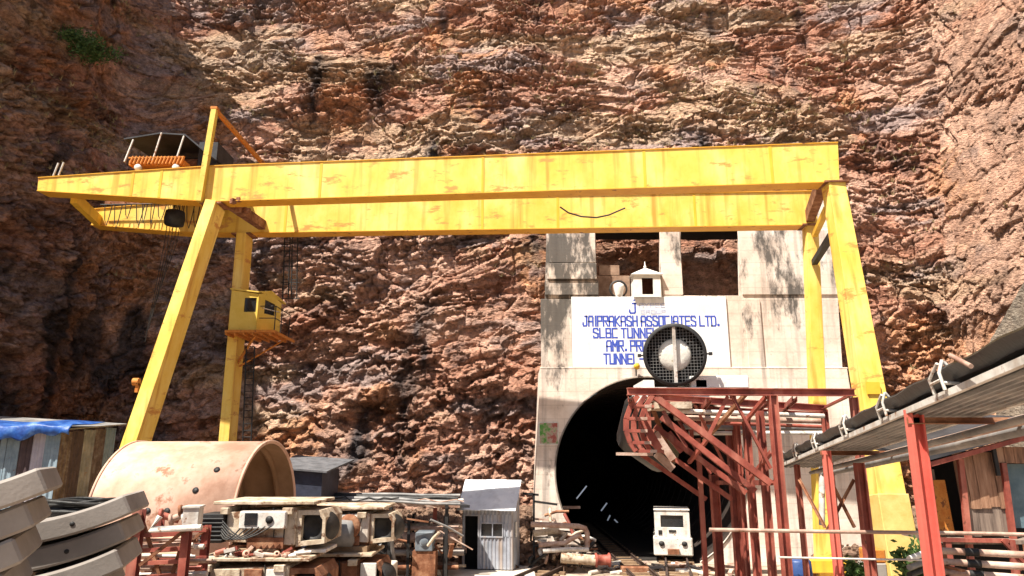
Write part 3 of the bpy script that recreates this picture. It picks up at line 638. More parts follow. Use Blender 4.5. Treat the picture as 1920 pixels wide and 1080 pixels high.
# festoon cables and ropes below the far girder overhang
m = MB(); r5 = random.Random(5)
m.tube([F2(s20+.5, 15.25, -.3), F2(s2n, 15.25, -.3)], .03, 6)
s = s20+.7
while s < s2n-.4:
    h = r5.uniform(.6, 1.1); ww = r5.uniform(.12, .3)
    m.tube([F2(s, 15.23, -.3), F2(s+ww*.3, 15.2-h*.7, -.3), F2(s+ww*.7, 15.2-h, -.3), F2(s+ww, 15.2-h*.6, -.3), F2(s+ww*1.3, 15.23, -.3)], .02, 5); s += r5.uniform(.25, .5)
m.build('festoon_cable', cable_m, crane)
m = MB(); m.tube([F1(2.2+k*.0 + s_*1.0, z_, -.03) for s_, z_ in [(10.2, 13.0), (10.6, 12.9), (11.1, 12.95)]], .001, 4)
m = MB(); pts = [at(u, v, 28.25) for u, v in [(1050, 388), (1066, 399), (1090, 406), (1118, 408), (1142, 403), (1158, 396), (1172, 390)]]
m.tube(pts, .035, 6); m.build('sagging_cable', cable_m, crane)

# hoist trolley with black canopy riding on the crane girders
ty0, ty1 = 26.0, 29.6; trz = 15.75
tr = thing('hoist_trolley', 'rusty orange hoist trolley under a black canopy riding on top of the crane girders', 'hoist trolley', (-15.2, 27.8, trz-.1))
def TB(u, v, Y): return at(u, v, Y)
fz = at(300, 305, 26.2).z; xa = at(243, 305, 26.2).x; xb = at(347, 305, 26.2).x
m = MB(); m.box((xa, 26.15, fz-.12), (xb, 29.5, fz+.08)); tf = m.build('deck', orange_rail, tr)
m = MB()
for k in range(15): x = xa + .08 + (xb-xa-.2)*k/14; m.tube([(x, 26.1, fz-.1), (x+.1, 26.1, fz+.22)], .05, 6)
m.beam((xa, 26.1, fz+.16), (xb, 26.1, fz+.2), .06, .05); m.build('railing', orange_rail, tf)
for (x, y) in ((xa+.4, 26.15), (xb-.3, 26.15), (xa+.4, 29.4), (xb-.3, 29.4)):
    m = MB(); m.lathe([(0, -.08), (.13, -.08), (.14, 0), (.13, .08), (0, .08)], (x, y, fz-.24), (0, 1, 0), 16); m.build('wheel', whitep, tr)
tops = [(250, 262), (303, 249), (345, 255)]
m = MB(); ridge = [at(232, 259, 26.6), at(300, 248, 26.6), at(347, 251, 26.6), at(394, 291, 26.6)]
vs = []; 
for p in ridge: vs += [p, p+Vector((0, 3.0, .25))]
vs2 = [v - Vector((0, 0, .06)) for v in vs]
n = len(vs); fs = []
for k in range(3): fs += [(2*k, 2*k+2, 2*k+3, 2*k+1), (n+2*k, n+2*k+2, n+2*k+3, n+2*k+1), (2*k, 2*k+2, n+2*k+2, n+2*k), (2*k+1, 2*k+3, n+2*k+3, n+2*k+1)]
fs += [(0, 1, n+1, n), (n-2, n-1, 2*n-1, 2*n-2)]
m.add(vs+vs2, fs); m.build('canopy', darksheet, tr)
m = MB(); bk = [(at(300, 248, 26.6).x, at(300, 250, 26.6).z), (at(347, 251, 26.6).x, at(347, 253, 26.6).z), (at(394, 291, 26.6).x, at(394, 293, 26.6).z), (at(400, 320, 26.6).x, fz-.1), (at(262, 262, 26.6).x+.9, fz-.1), (at(262, 262, 26.6).x, at(262, 262, 26.6).z)]
m.plate(bk, [], lambda x, z, d: (x, 29.0+d, z), 0, .04); m.box((ridge[2].x+.35, 27.2, fz), (ridge[3].x+.0, 28.9, fz+1.35)); m.build('canopy_wall', darksheet, tr)
for (u, v) in tops:
    p = at(u, v, 26.5); m = MB(); m.tube([(p.x, p.y, p.z), (p.x-.12, 26.3, fz+.08)], .035, 6); m.build('post', whitep, tr)
m = MB(); m.lathe([(0, -.9), (.38, -.9), (.38, .9), (0, .9)], ((xa+xb)/2, 27.9, fz+.5), (1, 0, 0), 20); m.build('drum', rustm, tr)
m = MB(); p = at(316, 386, 26.6); m.lathe([(0, -.3), (.36, -.26), (.40, 0), (.36, .3), (0, .34)], (p.x, 27.2, 13.85), (0, 0, 1), 16); m.build('hook_block', blacks, tr)
m = MB(); sr = random.Random(9)
for k in range(5):
    x = p.x + .8*k*.16-.3; m.tube([(x, 27.4, fz-.1), (x-.2, 27.6, 13), (x-.5-.05*k, 27.6, 8.9+.5*k)], .014, 4)
m.build('rope', cable_m, tr)

# ------------------------------------------------------------------ small white shrine and urn on the sill of the left bay
sill = bayz0
def shrine_build():
    x0, x1 = at(1188, 540, PY-.1).x, at(1239, 540, PY-.1).x; zt_ = at(1213, 516, PY).z; xm = (x0+x1)/2
    sh = thing('shrine', 'little white shrine with pyramid roof and spire standing above the sign', 'shrine', (xm, PY+.2, sill))
    dx0, dx1 = at(1203, 540, PY).x, at(1224, 540, PY).x; dz0, dz1 = at(1213, 553, PY).z, at(1213, 522, PY).z
    m = MB(); m.plate([(x0, sill-.05), (x1, sill-.05), (x1, zt_), (x0, zt_)], [[(dx0, dz0), (dx1, dz0), (dx1, dz1), (dx0, dz1)]], lambda x, z, d: (x, PY-.14+d, z), 0, .1)
    m.box((x0, PY-.04, sill-.05), (x0+.08, PY+.6, zt_)); m.box((x1-.08, PY-.04, sill-.05), (x1, PY+.6, zt_)); m.build('wall', whitelime, sh)
    m = MB(); m.box((x0+.08, PY+.5, sill-.05), (x1-.08, PY+.58, zt_)); m.box((x0+.08, PY-.03, sill-.05), (x1-.08, PY+.5, sill)); m.build('niche', mat('dark_red_niche', [(.05, .015, .01), (.11, .035, .02)], 8, .8), sh)
    m = MB(); za = at(1213, 500, PY).z; e = .12
    m.add([(x0-e, PY-.24, zt_), (x1+e, PY-.24, zt_), (x1+e, PY+.68, zt_), (x0-e, PY+.68, zt_), (xm, PY+.22, za)], [(0, 3, 2, 1), (0, 1, 4), (1, 2, 4), (2, 3, 4), (3, 0, 4)]); m.build('roof', whitelime, sh)
    m = MB(); m.lathe([(.05, 0), (.08, .08), (.03, .16), (.015, .34), (0, .36)], (xm, PY+.22, za-.03), n=12); m.build('spire', whitelime, sh)
shrine_build()
p = at(1161, 553, PY+.1); ur = thing('urn', 'white tapered urn in a dark round frame on the ledge left of the shrine', 'urn', (p.x, PY+.15, sill))
m = MB(); m.lathe([(0, 0), (.14, .0), (.17, .1), (.25, .45), (.24, .62), (.1, .7), (0, .7)], (p.x, PY+.15, sill), n=20); m.build('pot', whitelime, ur)
m = MB(); m.lathe([(.36, -.05), (.44, -.05), (.44, .05), (.36, .05), (.36, -.05)], (p.x, PY+.32, sill+.44), (0, 1, 0), 24); m.box((p.x-.4, PY+.29, sill), (p.x+.4, PY+.38, sill+.1)); m.build('frame', blacks, ur)
# poster on the portal
pa, pb = at(1010, 834, PY), at(1047, 791, PY)
po = thing('poster', 'small green and white safety poster on the left edge of the portal', 'poster', ((pa.x+pb.x)/2, PY-.02, pa.z))
m = MB(); m.box((pa.x, PY-.05, pa.z), (pb.x, PY-.003, pb.z)); m.build('frame', whitep, po)
def poster_mat():
    m = mat('poster_print', [(.03, .16, .02), (.10, .26, .05), (.40, .30, .24), (.30, .08, .06)], 2.2, .5, bump=0, detail=3); return m
m = MB(); m.box((pa.x+.05, PY-.056, pa.z+.05), (pb.x-.05, PY-.052, pb.z-.05)); m.build('print', poster_mat(), po)
# yellow work lamp at the crown of the arch
p = at(1193, 705, PY-.2); wl = thing('work_lamp', 'small yellow work lamp clamped at the crown of the tunnel arch', 'lamp', (p.x, p.y, p.z))
m = MB(); m.tube([p, p+Vector((0, 0, .35))], .035, 6); m.build('post', blacks, wl)
m = MB(); m.lathe([(.05, -.1), (.13, .0), (.15, .1), (.0, .12)], p+Vector((0, -.05, .45)), (.3, -.9, -.2), 14); m.build('lamp_head', yellow2, wl)

# ------------------------------------------------------------------ lights, rails and locomotive in the tunnel
tub = emis('fluorescent_tube', (.75, .85, 1), .09)
for i, (u0, v0, u1, v1, Y) in enumerate([(1081, 935, 1100, 911, 37), (1127, 958, 1138, 943, 41), (1139, 976, 1144, 966, 46), (1152, 974, 1160, 982, 52), (1162, 983, 1174, 993, 60)]):
    m = MB(); m.tube([at(u0, v0, Y), at(u1, v1, Y)], .035*(Y/37), 8)
    tag(m.build('tube_light', tub), ['pale strip light nearest the mouth on the left wall of the tunnel', 'second strip light from the mouth deep in the dark tunnel', 'third small strip light deep in the dark tunnel', 'fourth tiny strip light deep in the dark tunnel', 'farthest tiny strip light deep in the dark tunnel'][i], 'strip light', 'strip lights inside the tunnel')
m = MB(); m.box(tuple(at(1053, 954, 35)), tuple(at(1088, 949, 35)+Vector((0, .1, 0)))); tag(m.build('pipe_bracket', pinkpipe), 'pale flat bracket sticking out of the left tunnel wall', 'bracket')

def loco():
    bx = at(1264, 1050, 32.8).x; Y0 = 32.8
    lo = thing('mine_locomotive', 'boxy white rusty tunnel locomotive parked just inside the tunnel mouth', 'locomotive', (bx, Y0+2, 0))
    m = MB(); m.box((bx-.86, Y0, .35), (bx+.86, Y0+4.5, 1.25)); m.build('chassis', whitep, lo, bevel=.05)
    m = MB(); wz0, wz1 = 1.75, 2.35
    m.plate([(bx-.78, 1.26), (bx+.78, 1.26), (bx+.78, 2.5), (bx+.7, 2.6), (bx-.7, 2.6), (bx-.78, 2.5)], [[(bx-.5, wz0), (bx+.5, wz0), (bx+.5, wz1), (bx-.5, wz1)]], lambda x, z, d: (x, Y0+.12+d, z), 0, .06)
    m.box((bx-.78, Y0+.18, 1.26), (bx-.72, Y0+2, 2.5)); m.box((bx+.72, Y0+.18, 1.26), (bx+.78, Y0+2, 2.5)); m.box((bx-.8, Y0+.08, 2.6), (bx+.8, Y0+2.1, 2.66)); m.box((bx-.72, Y0+1.95, 1.26), (bx+.72, Y0+2, 2.5)); m.build('cab', whitep, lo, bevel=.01)
    m = MB(); m.box((bx-.5, Y0+.2, wz0), (bx+.5, Y0+.22, wz1)); m.build('windscreen', glassd, lo)
    for x in (-.5, .5):
        m = MB(); m.lathe([(0, -.06), (.11, -.06), (.13, 0), (.13, .02)], (bx+x, Y0, .95), (0, 1, 0), 16); m.build('headlight', blacks, lo)
    m = MB(); m.box((bx-.16, Y0+.09, 1.5), (bx+.16, Y0+.13, 1.62)); m.box((bx-.62, Y0+.09, 1.38), (bx-.46, Y0+.13, 1.6)); m.build('vent', blacks, lo)
    m = MB(); m.box((bx-.25, Y0-.22, .45), (bx+.25, Y0-.003, .7)); m.build('coupler', rustm, lo)
    for x in (-.45, .45):
        for y in (.9, 3.2):
            m = MB(); m.lathe([(0, -.06), (.28, -.06), (.3, .06), (0, .06)], (bx+x, Y0+y, .37), (1, 0, 0), 18); m.build('wheel', rustm, lo)
loco()
lo_ = bpy.data.objects['mine_locomotive']; lo_.rotation_euler = (0, 0, R_(-11)); lo_.location.x += .38; lo_.scale = (.98, .98, .84)
railm = mat('worn_rail_steel', [(.04, .025, .02), (.09, .06, .05)], 4, .6, .3)
m = MB(); m.box((TC[0]-3.0, PY+.6, -.2), (TC[0]+3.0, PY+46, .045)); o = m.build('tunnel_floor', mat('shade_dark_floor', [(.012, .01, .009), (.03, .025, .022)], 2, .8)); o['kind'] = 'structure'  # dark sheet added over the ground, painting the tunnel floor as unlit
def track(xa, ya, xb, yb, label, gauge=.9):
    th = thing('rail_track', label, 'rail track', (xa, ya, .0), 'rail tracks leading into the tunnel')
    d = Vector((xb-xa, yb-ya, 0)).normalized(); n_ = Vector((-d.y, d.x, 0))
    for s_ in (-1, 1):
        m = MB(); a = Vector((xa, ya, .14))+n_*s_*gauge/2; b = Vector((xb, yb, .14))+n_*s_*gauge/2
        m.extr([(-.06, -.07), (.06, -.07), (.012, -.045), (.012, .04), (.035, .05), (.035, .07), (-.035, .07), (-.035, .05), (-.012, .04), (-.012, -.045)], a, b); m.build('rail', railm, th)
    L_ = math.hypot(xb-xa, yb-ya); k = 0
    while k*.75 < L_:
        c = Vector((xa, ya, .01)) + d*k*.75; m = MB(); m.beam(c-n_*.75, c+n_*.75, .2, .12); m.build('sleeper', timber, th); k += 1
lx = at(1267, 1050, 34.6).x
track(lx-2.1, 24, lx+3.4, 52, 'right hand rail track running under the white locomotive')
track(5.0, 27.5, 5.0, 52, 'middle rail track entering the empty left half of the tunnel')
track(.3, 27.4, 3.7, 36, 'left rail track slanting past the tin hut towards the tunnel')

# ------------------------------------------------------------------ tin hut
hut = thing('tin_hut', 'small grey corrugated tin hut with open dark doorway and pale pitched roof', 'hut', (0, 0, 0))
HW, HD, HH = 2.08, 1.5, 2.62
def corr(m, p, q, z0, z1, amp=.018, pitch=.15, zt2=None):
    p = Vector(p); q = Vector(q); d = q-p; L_ = d.length; d.normalize(); n_ = Vector((d.y, -d.x, 0)); N_ = int(L_/pitch*4); vs = []
    for k in range(N_+1):
        o_ = p + d*L_*k/N_ + n_*(amp if k % 4 in (1, 2) else -amp); z = z1 + ((zt2 - z1)*k/N_ if zt2 is not None else 0)
        vs += [(o_.x, o_.y, z0), (o_.x, o_.y, z)]
    b = len(vs); vs += [(x-n_.x*.01, y-n_.y*.01, z) for x, y, z in vs]
    fs = [(2*k, 2*k+2, 2*k+3, 2*k+1) for k in range(N_)] + [(b+2*k, b+2*k+1, b+2*k+3, b+2*k+2) for k in range(N_)]
    m.add(vs, fs); return m
dw0, dw1 = .10, .68
m = MB(); corr(m, (dw1, 0, 0), (HW, 0, 0), .12, 1.36); corr(m, (dw1, 0, 0), (.78, 0, 0), 1.36, 1.86); corr(m, (1.68, 0, 0), (HW, 0, 0), 1.36, 1.86)
corr(m, (0, 0, 0), (HW, 0, 0), 1.86 if False else 2.2, HH); corr(m, (dw1, 0, 0), (HW, 0, 0), 1.86, 2.2); m.build('front_wall', galv, hut, fix=False)
m = MB(); corr(m, (HW, 0, 0), (HW, HD, 0), .12, HH+.02, zt2=HH+.9); m.build('side_wall', galv, hut, fix=False)
m = MB(); corr(m, (0, HD, 0), (0, 0, 0), .12, HH+.9, zt2=HH); m.build('side_wall', galv, hut, fix=False)
m = MB(); corr(m, (HW, HD, 0), (0, HD, 0), .12, HH+.88); m.build('back_wall', galv, hut, fix=False)
m = MB(); m.box((.03, .03, .1), (HW-.03, HD-.03, .14)); m.build('floor_panel', darkin, hut)
m = MB(); m.box((.04, .55, .14), (dw1+.3, .58, 2.5)); m.box((.04, .03, .14), (.06, .55, 2.5)); m.box((dw1+.27, .06, .14), (dw1+.3, .545, 2.5)); m.build('doorway_dark_panel', darkin, hut)  # dark sheets added behind the doorway to paint the hut inside as unlit
m = MB(); m.box((dw0-.07, -.05, .12), (dw0, .04, 2.2)); m.box((dw1-.03, -.045, .12), (dw1+.04, .045, 2.2)); m.box((dw0, -.05, 2.14), (dw1-.03, .04, 2.2)); m.box((.0, -.02, .12), (.03, .02, 2.2)); m.build('door_frame', galv, hut)
m = MB(); m.box((.75, -.05, 1.32), (1.70, .03, 1.37)); m.box((.75, -.05, 1.85), (1.70, .03, 1.9)); m.box((.75, -.05, 1.37), (.79, .03, 1.85)); m.box((1.66, -.05, 1.37), (1.70, .03, 1.85)); m.box((1.24, -.05, 1.37), (1.28, .03, 1.85)); wf = m.build('window_frame', galv, hut)
m = MB(); m.box((.79, .0, 1.37), (1.24, .012, 1.85)); m.build('pane', glassd, wf); m = MB(); m.box((1.28, .0, 1.37), (1.66, .012, 1.85)); m.build('pane', glassd, wf)
m = MB(); m.box((HW+.02, .35, 1.3), (HW+.05, .75, 1.9)); m.build('window', glassd, hut)
m = MB()
for (x0, x1) in ((-.16, .78), (.78, 1.6), (1.6, HW+.16)):
    dz = .012*(1 if x0 == .78 else 0)
    pr = [(x0, -.38, HH-.22+dz), (x1+.03, -.38, HH-.22+dz), (x1+.03, .45, HH+.42+dz), (x0, .45, HH+.42+dz), (x1+.03, .95, HH+.92+dz), (x0, .95, HH+.92+dz), (x1+.03, HD+.25, HH+.78+dz), (x0, HD+.25, HH+.78+dz)]
    m.add(pr + [(a_, b_, c_-.02) for a_, b_, c_ in pr], [(0,1,2,3),(3,2,4,5),(5,4,6,7),(8,11,10,9),(11,13,12,10),(13,15,14,12),(0,8,9,1),(1,9,10,2),(2,10,12,4),(4,12,14,6),(6,14,15,7),(7,15,13,5),(5,13,11,3),(3,11,8,0)])
m.build('roof', galvroof, hut, fix=False)
hp = at(866, 1066, 30.4); hut.location = (hp.x, hp.y, 0.02); hut.rotation_euler = (0, 0, R_(-11))
def blk(name, lab, cat, pa, pb, m_, grp=None, rz=0, bev=.03, z0=None):
    m = MB(); m.box((pa[0], pa[1], pa[2]), (pb[0], pb[1], pb[2]), rz); return tag(m.build(name, m_, bevel=bev), lab, cat, grp)
blk('concrete_plinth', 'long low concrete plinth under the tin hut and the thin red post', 'plinth', (-5.0, 28.9, -.15), (.9, 31.9, .10), slabm)
blk('concrete_block', 'large squared concrete block left of the tin hut plinth', 'block', (-5.6, 25.0, -.05), (-4.0, 26.4, .98), slabm, 'concrete blocks in the yard')
blk('concrete_block', 'smaller tilted concrete block in front of the large block', 'block', (-5.9, 23.6, -.05), (-5.0, 24.6, 1.08), slabm, 'concrete blocks in the yard', rz=.2)
hp2 = at(405, 1000, 28)

# ------------------------------------------------------------------ pipe gallery between the shell and the hut
def W(u, v, Y): return at(u, v, Y)
gal = thing('pipe_gallery', 'long low rack topped with pipes between the pink shell and the tin hut', 'pipe rack', (-6, 28, 0))
m = MB(); a = at(560, 942, 27.0); b = at(862, 950, 28.6)
m.beam(a+Vector((0, 1.5, 0)), b+Vector((0, 1.5, 0)), 2.9, .1); m.build('deck', darksheet, gal)
m = MB(); m.beam(a+Vector((0, 0, .02)), b+Vector((0, 0, .02)), .08, .12); m.build('edge_beam', pinkpipe, gal)
gr = random.Random(4)
for k, (du, dv, r, mm_) in enumerate([(0, -3, .05, greysheet), (0, -7, .07, greysheet), (-4, -12, .09, cable_m), (6, -9, .05, whitep), (0, -17, .06, greysheet)]):
    m = MB(); pts = [at(575+du+i*36, 940+dv+i*.9+gr.uniform(-2, 2), 27.4+k*.3) for i in range(9)]; m.tube(pts, r, 8); m.build('pipe', mm_, gal)
for (u, Y) in ((618, 27), (700, 27.1), (733, 27.2), (838, 27.6)):
    p = at(u, 945, Y); m = MB(); m.ibeam((p.x, p.y, .02), (p.x, p.y, p.z), .12, .12, .015, up=(0, 1, 0)); m.build('post', blacks, gal)
pp = at(816, 955, 29.1); rp_ = thing('red_post', 'slim orange red post with a white foot standing left of the hut door', 'post', (pp.x, pp.y, .1))
m = MB(); m.box((pp.x-.075, pp.y-.075, .1), (pp.x+.075, pp.y+.075, pp.z+.05)); m.build('shaft', redp, rp_)
m = MB(); m.lathe([(0, 0), (.3, 0), (.2, .22), (.11, .4), (0, .4)], (pp.x, pp.y, .1), n=12); m.build('foot', whitelime, rp_)
# stacks of long pipes under and behind the gallery
names = ['pale', 'rusty', 'dusty', 'dark']
ms = [pinkpipe, rustm, creamp, cable_m, pinkpipe, conc]
k = 0
pg = random.Random(12)
rackx0, rackx1 = at(705, 1000, 28.3).x, at(858, 1000, 28.3).x
rk = thing('pipe_stand', 'dark steel stand holding layers of long stored pipes left of the hut', 'pipe stand', (rackx0+1.5, 29.0, 0))
for u in (728, 770, 836):
    p = at(u, 1000, 28.9)
    for y in (28.35, 29.6):
        m = MB(); m.box((p.x-.05, y-.05, 0), (p.x+.05, y+.05, 2.3)); m.build('post', blacks, rk)
    for z in (.35, .85, 1.3, 1.75): m = MB(); m.box((p.x-.04, 28.41, z-.05), (p.x+.04, 29.54, z)); m.build('arm', blacks, rk)
for li, z in enumerate((.35, .85, 1.3, 1.75)):
    y = 28.5
    while y < 29.5:
        r = pg.uniform(.055, .12) if not (li == 2 and y < 28.6) else .2
        ext0, ext1 = pg.uniform(-.7, .3), pg.uniform(-.2, .6); m = MB()
        m.tube([(rackx0+ext0, y+r, z+r), (rackx1+ext1-.3, y+r, z+r)], r, 10, cap=False); mm_ = ms[pg.randrange(len(ms))]
        tag(m.build('stored_pipe', mm_ if r < .15 else pinkpipe), 'long steel pipe lying in the stand left of the tin hut', 'pipe', 'long pipes stored in the dark stand'); y += 2*r+.03
        if r > .15: break
# dark box shed behind the shell
p0, p1 = at(548, 940, 26), at(605, 878, 26)
ds = thing('dark_container', 'dark blue box cabin with grey sloping roof behind the open end of the shell', 'cabin', ((p0.x+p1.x)/2, 27, 0))
m = MB(); m.box((p0.x-.6, 26, 0), (p1.x, 28.5, p1.z-.05)); m.build('wall', mat('dark_blue_sheet', [(.015, .018, .03), (.035, .04, .065)], 2, .6, bump=.3), ds)
m = MB(); m.add([(p0.x-.8, 25.8, p1.z+.06), (p1.x+.2, 25.8, p1.z-.1), (p1.x+.5, 28.8, p1.z+.3), (p0.x-.8, 28.8, p1.z+.46), (p0.x-.8, 25.8, p1.z+.0), (p1.x+.2, 25.8, p1.z-.16), (p1.x+.5, 28.8, p1.z+.24), (p0.x-.8, 28.8, p1.z+.4)], [(0,1,2,3),(4,5,6,7),(0,1,5,4),(1,2,6,5),(2,3,7,6),(3,0,4,7)]); m.build('roof', mat('weathered_dark_roof', [(.06, .06, .065), (.14, .14, .15)], 3, .8), ds)

# ------------------------------------------------------------------ steel shell
shl = thing('steel_shell', 'huge primer pink curved steel shell with its dark open end to the right', 'steel shell', (0, 0, 0))
SR = 2.1; n0 = R_(-128); n1 = R_(128)
m = MB(); m.lathe([(SR, 0), (SR, 3.8), (SR-.06, 3.8), (SR-.06, 0), (SR, 0)], (0, 0, 0), (1, 0, 0), 72, a0=n0, a1=n1); m.build('outer_skin', shellm, shl)
m = MB(); m.lathe([(SR-.065, .02), (SR-.065, 3.78), (SR-.08, 3.78), (SR-.08, .02)], (0, 0, 0), (1, 0, 0), 72, a0=n0, a1=n1); m.build('inner_skin', shellin, shl)
m = MB()
for x in (0, 3.8-.02): m.lathe([(SR+.03, 0), (SR+.03, .05), (SR-.02, .05), (SR-.02, 0), (SR+.03, 0)], (x-.02, 0, 0), (1, 0, 0), 72, a0=n0, a1=n1)
m.build_each('rim', shellm, shl)
for x in (1.0, 2.2, 3.3): m = MB(); m.lathe([(SR-.085, -.05), (SR-.22, -.05), (SR-.22, .05), (SR-.085, .05)], (x, 0, 0), (1, 0, 0), 48, a0=n0, a1=n1); m.build('rib', shellin, shl)
for (x, ang) in ((3.05, 50), (2.7, 66), (2.6, 79), (2.1, 80), (1.6, 80), (1.0, 80)):
    a = R_(ang); m = MB(); dn = Vector((0, -math.sin(a), math.cos(a))); m.lathe([(0, 0), (.075, 0), (.08, .02), (.0, .022)], Vector((x, 0, 0))+dn*SR, dn, 18); m.build('bolt_hole', blacks, shl)
sp = at(500, 833, 20.2)
shl.location = (-10.5, 20.6, 2.83); shl.rotation_euler = (0, 0, R_(-4))
for i, x in enumerate((-10.2, -7.8)):
    m = MB(); m.box((x-.2, 18.9, -.05), (x+.2, 22.2, .76)); m.build('cradle_beam', timber); o = bpy.data.objects[-1] if False else None
for o in [q for q in C.objects if q.name.startswith('cradle_beam')]:
    tag(o, 'timber bearer lying under the pink steel shell', 'timber beam', 'timber bearers under the shell')

# ------------------------------------------------------------------ tarpaulin shed at the left edge
ts = thing('tarp_shed', 'patched corrugated shed with a blue tarpaulin draped over its roof edge', 'shed', (-16.5, 25, 2.6))
Y0 = 24.0; e0 = at(-40, 800, Y0); e1 = at(113, 812, Y0); e2 = at(215, 822, 27.4)
colsW = [mat('blue_grey_sheet', [(.16, .22, .27), (.25, .32, .37)], 3, .7, rust=(RUST, .62, 4)), mat('dark_maroon_sheet', [(.045, .03, .035), (.09, .06, .06)], 3, .7), mat('lilac_grey_sheet', [(.32, .30, .36), (.45, .42, .46)], 3, .7), mat('rusty_brown_sheet', [(.07, .05, .045), (.13, .09, .075), (.22, .19, .17)], 3, .8)]
edges = [-80, -30, 0, 12, 38, 60, 84, 113]
mi = [0, 2, 0, 3, 0, 1, 2]
mi2 = [0, 1, 0, 0, 1, 2, 0]
for k in range(7):
    a = at(edges[k], 830, Y0); b = at(edges[k+1], 830, Y0); m = MB(); corr(m, (a.x, Y0 + .02*(k % 2), 0), (b.x, Y0 + .02*(k % 2), 0), 2.4, e1.z+.05, .02, .2); m.build('wall_sheet', colsW[mi2[k]], ts, fix=False)
for k in range(5):
    a = Vector((e1.x, Y0, 0)).lerp(Vector((e2.x, 27.4, 0)), k/5); b = Vector((e1.x, Y0, 0)).lerp(Vector((e2.x, 27.4, 0)), (k+1)/5); za = e1.z+.0+(e2.z-e1.z+.5)*k/5
    m = MB(); corr(m, a, b, 2.4, e1.z+.05+.06*k, .02, .2); m.build('wall_sheet', [colsW[3], colsW[1], greysheet, colsW[3], colsW[0]][k], ts, fix=False)
xl_ = at(-90, 800, Y0).x
m = MB(); rz1 = e1.z+.12; m.add([(xl_, Y0-.25, rz1), (e1.x+.15, Y0-.25, rz1), (e2.x+.3, 27.6, rz1+.35), (xl_-3, 27.6, rz1+.75), (xl_, Y0-.25, rz1-.05), (e1.x+.15, Y0-.25, rz1-.05), (e2.x+.3, 27.6, rz1+.3), (xl_-3, 27.6, rz1+.7)], [(0,1,2,3),(4,5,6,7),(0,1,5,4),(1,2,6,5),(2,3,7,6),(3,0,4,7)]); m.build('roof', greysheet, ts)
nx_, ny_ = 90, 16; x0 = xl_; x1 = e1.x+.55; vs = []; 
for i in range(nx_+1):
    for j in range(ny_+1):
        x = x0+(x1-x0)*i/nx_; t_ = j/ny_
        fold = .10*math.sin(x*3.1+2*math.sin(x*1.3))+.05*math.sin(x*9+t_*4)
        if t_ < .45: q = t_/.45; y = Y0+1.6-q*1.95; z = rz1+.10+(1-q)*.22+.05*math.sin(x*5+q*5)*q+.07*(0.5+.5*math.sin(x*2.3))
        else: q = (t_-.45)/.55; y = Y0-.36-.06*math.sin(q*3)+fold*q*.6; z = rz1+.10-q*(.36+.10*math.sin(x*2.2)+.07*math.sin(x*7))+.07*(0.5+.5*math.sin(x*2.3))*(1-q)
        vs.append((x, y, z))
fs = [(i*(ny_+1)+j, (i+1)*(ny_+1)+j, (i+1)*(ny_+1)+j+1, i*(ny_+1)+j+1) for i in range(nx_) for j in range(ny_)]
m = MB(); m.add(vs, fs, True); o = m.build('tarpaulin', bluetarp, ts); sd = o.modifiers.new('thick', 'SOLIDIFY'); sd.thickness = .02

# ------------------------------------------------------------------ stacks of curved concrete tunnel segments
def seg_mesh():
    R0, R1, a = 3.20, 3.44, R_(26); m = MB(); n_ = 26; wd = 1.5; vs = []
    for k in range(n_+1):
        t_ = -a + 2*a*k/n_
        for r in (R0, R1):
            for y in (0, wd): vs.append((r*math.sin(t_), y, 3.44 - r*math.cos(t_)))
    fs = []
    for k in range(n_):
        b = 4*k; c = b+4; fs += [(b, c, c+1, b+1), (b+2, b+3, c+3, c+2), (b, b+2, c+2, c), (b+1, c+1, c+3, b+3)]
    fs += [(0, 1, 3, 2), (4*n_, 4*n_+2, 4*n_+3, 4*n_+1)]
    m.add(vs, fs); return m
segroot = thing('tunnel_segment', 'x', 'concrete segment', (0, 0, 0), 'curved concrete tunnel lining segments')
sb = seg_mesh().build('ring_segment', conc, segroot, bevel=.025)
for t_ in (-14, 7, 16):
    a = R_(t_); m = MB(); c = Vector((3.32*math.sin(a), -.004, 3.44-3.32*math.cos(a))); m.lathe([(0, -.002), (.026, -.002), (.026, .008), (0, .008)], c, (0, 1, 0), 12); m.build('bolt_hole', blacks, segroot)
first = True
def stack(cx_, cy_, rz, ztop, n_, side, jit):
    global first
    words = ['topmost', 'second from top', 'third from top', 'fourth from top', 'fifth from top', 'sixth from top']
    for k in range(n_):
        z = ztop - .564 - k*.30
        lab = '%s curved grey concrete segment in the %s' % (words[k], side)
        o = segroot if first else dup(segroot)
        first = False
        o.location = (cx_ + jit[k][0], cy_ + jit[k][1], z); o.rotation_euler = (0, 0, rz); o['label'] = lab
        for s_ in (-1, 1):
            if k < n_-1:
                m = MB(); q = Vector((cx_, cy_, 0)) + Matrix.Rotation(rz, 3, 'Z') @ Vector((s_*.55, .75, 0)); zz_ = z + 3.44 - math.sqrt(3.44**2-.55**2) - .028
                m.cbox((q.x, q.y, zz_ - .003), (.10, 1.3, .05), rz); tag(m.build('timber_spacer', timber), 'thin timber spacer between two concrete segments of a stack', 'timber', 'timber spacers between the concrete segments')
RS = at(240, 930, 8.6); a_ = R_(25); off = 3.3*math.sin(R_(26))
ca, sa = math.cos(R_(3)), math.sin(R_(3))
stack(RS.x - off*math.cos(R_(19)), 8.6 - off*math.sin(R_(19)), R_(19), RS.z+.02, 4, 'stack carrying the cable coil', [(0, 0), (-.05, .05), (-.02, 0), (-.22, .02), (-.1, .05)])
LS = at(82, 880, 6.6)
stack(LS.x - off*math.cos(R_(27)), 6.6 - off*math.sin(R_(27)), R_(27), LS.z+.02, 5, 'nearer stack at the left edge', [(0, 0), (-.10, .04), (-.14, .02), (-.2, .03), (-.1, 0)])
